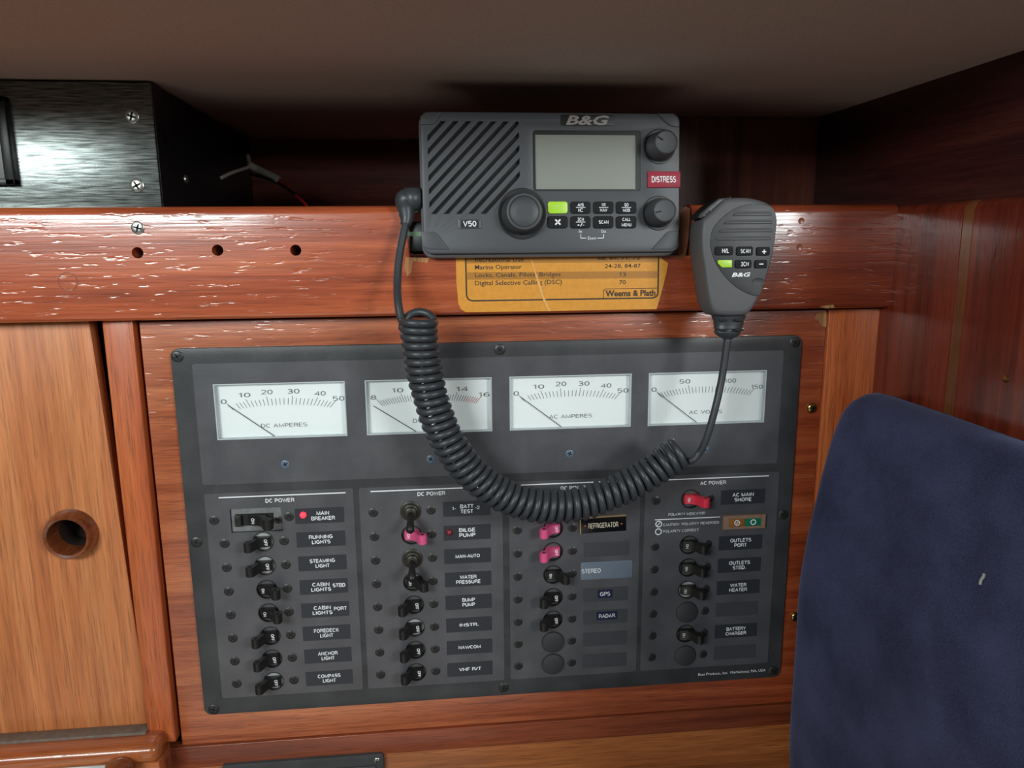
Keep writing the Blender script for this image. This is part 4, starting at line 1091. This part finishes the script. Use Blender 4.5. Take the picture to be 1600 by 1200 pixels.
# ================================================================== LOOSE WIRES IN THE NICHE
wy = .20
wr_ = thing('loose_wires', P(440, 300, wy), 'thin loose wires with a white sleeve in the niche', 'wire')
wo = wr_.location.copy()
def wire(name, pts, r, mat, par=wr_):
    return put(name, tube_me(name, [q - wo for q in spline([P(u, v_, y) for u, v_, y in pts], 6)], r, 8), M[mat], par)
wire('white_sleeve', [(387, 243, wy + .01), (391, 258, wy), (403, 265, wy), (420, 273, wy - .005), (436, 281, wy - .008)], [.0022]*6 + [.0036]*19, 'sleeve')
wire('red_wire', [(432, 279, wy - .008), (448, 291, wy - .01), (462, 305, wy - .03), (474, 315, wy - .05), (486, 330, wy - .07)], .0013, 'wire_red')
wire('black_wire', [(391, 272, wy), (418, 279, wy - .008), (440, 289, wy - .01), (462, 305, wy - .03), (478, 318, wy - .05), (492, 331, wy - .07)], .0014, 'wire_black')
wire('grey_wire', [(345, 278, wy - .05), (362, 270, wy - .03), (380, 264, wy - .01), (392, 260, wy)], .0016, 'sleeve')
g = thing('green_wire_end', P(633, 326, .03), 'short pale green wire end behind the cord plug', 'wire')
gp = [P(626, 331, .03), P(633, 324, .032), P(642, 322, .034), P(652, 330, .04)]
put('green_wire', tube_me('green_wire', [q - g.location for q in spline(gp, 5)], .0022, 8), M['wire_green'], g)

# ================================================================== LOWER INSTRUMENT PLATE
ip0, ip1 = P(346, 1199, -.001), P(599, 1178, -.001)
ip = thing('lower_instrument', (ip0.x, .004, ip1.z - .06), 'black instrument plate edge below the breaker board', 'instrument')
xo, zo = ip.location.x, ip.location.z
wd = ip1.x - ip0.x
plate('plate', [rrect(0, 0, wd, .06, .003)], 0, -.005, M['plate'], ip, .0006)
plate('inner_panel', [rrect(.022, .004, wd - .006, .0505, .002)], -.0049, -.0062, M['label_blank'], ip, .0003)
q = P(589, 1189, -.0015); screw(ip, q.x - xo, q.z - zo, -.005, .0024, 'screw_steel', .0008)

# ================================================================== BLUE CUSHION
def cushion():
    yf = -.040
    left = [(1238, 1330), (1241, 1200), (1247, 1060), (1259, 910), (1276, 820), (1294, 745), (1312, 685), (1325, 648), (1340, 626), (1362, 615)]
    L_ = [P(u, v_, yf) for u, v_ in left]
    pts = [(p_.x, p_.z) for p_ in L_]
    xw = XR - .0012; topz = PX(1410, 612, .285).z
    pts = [(pts[0][0] - .004, -.42), (pts[0][0] - .002, -.34)] + pts
    pts += [(pts[-1][0] + .0035, topz - .0008), (xw - .010, topz), (xw - .002, topz - .003), (xw, topz - .012), (xw, -.1), (xw, -.2), (xw, -.3), (xw, -.42)]
    ringp = [Vector(q) for q in pts]
    # even resample
    cyc = ringp + [ringp[0]]; ls = [0]
    for i in range(1, len(cyc)): ls.append(ls[-1] + (cyc[i]-cyc[i-1]).length)
    NR = 120; rr = []; j = 0
    for i in range(NR):
        s = ls[-1]*i/NR
        while ls[j+1] < s: j += 1
        rr.append(cyc[j].lerp(cyc[j+1], (s-ls[j])/(ls[j+1]-ls[j])))
    for _ in range(2): rr = [(rr[i-1] + rr[i]*2 + rr[(i+1) % NR])/4 for i in range(NR)]
    cen_ = Vector((xw - .012, -.16))
    ys = [-.0145, -.0150, -.0175, -.0225, -.0300, -.040] + [-.040 - .02*k for k in range(1, 14)]
    ins = [.0, .010, .0160, .0215, .0250, .0262]
    dim = PX(1532, 905, .232)
    v = []; f = []
    for k, y in enumerate(ys):
        d_ = .0262 - ins[k] if k < 6 else 0
        for q in rr:
            w_ = q.copy()
            # inset: pull the left side to the right and the top down
            if q.x < xw - .001:
                w_.x = min(xw - .001, q.x + d_*.85)
            w_.y = q.y - d_*.75*max(0, min(1, (q.y - topz + .06)/.06))
            if k >= 3 and q.x < xw - .004:
                a = noise.noise(Vector((q.x*6, y*11, q.y*11)))*.0030 + noise.noise(Vector((3, y*30, q.y*26)))*.0009
                w_.x -= a
                g_ = math.exp(-((y - dim.y)**2 + (q.y - dim.z)**2)/(2*.013**2)); w_.x += .005*g_
            v.append((w_.x, y, w_.y))
    n = NR
    for i in range(len(ys)-1):
        for k in range(n): f.append((i*n+k, i*n+(k+1) % n, (i+1)*n+(k+1) % n, (i+1)*n+k))
    f.append(tuple(range(n))); f.append(tuple((len(ys)-1)*n+k for k in range(n-1, -1, -1)))
    bm = bmesh.new(); bm.from_mesh(mesh('cushion_body', v, f)); me = auto_smooth(from_bm('cushion_body', bm), 60)
    root = thing('seat_cushion', (XR - .03, -.16, -.42), 'navy blue suede back cushion leaning on the right bulkhead', 'cushion')
    me.transform(Matrix.Translation(-root.location)); put('cushion_body', me, M['suede'], root)
    return root
cu_ = cushion()
bpy.context.view_layer.update()
dg = bpy.context.evaluated_depsgraph_get()
body = [c_ for c_ in cu_.children][0]
inv = body.matrix_world.inverted()
ok, loc, nor, _ = body.ray_cast(inv @ CAM, inv.to_3x3() @ ray(1536, 905))
if ok:
    lp = body.matrix_world @ loc
    tq = [(1533, 914), (1534, 907), (1538, 901), (1539, 896)]
    pts = []
    for u, v_ in tq:
        ok2, l2_, n2_, _ = body.ray_cast(inv @ CAM, inv.to_3x3() @ ray(u, v_)); pts.append(Vector(l2_) + Vector(n2_)*.0006)
    put('lint_thread', tube_me('lint_thread', spline(pts, 3), .0008, 6), M['sleeve'], cu_)
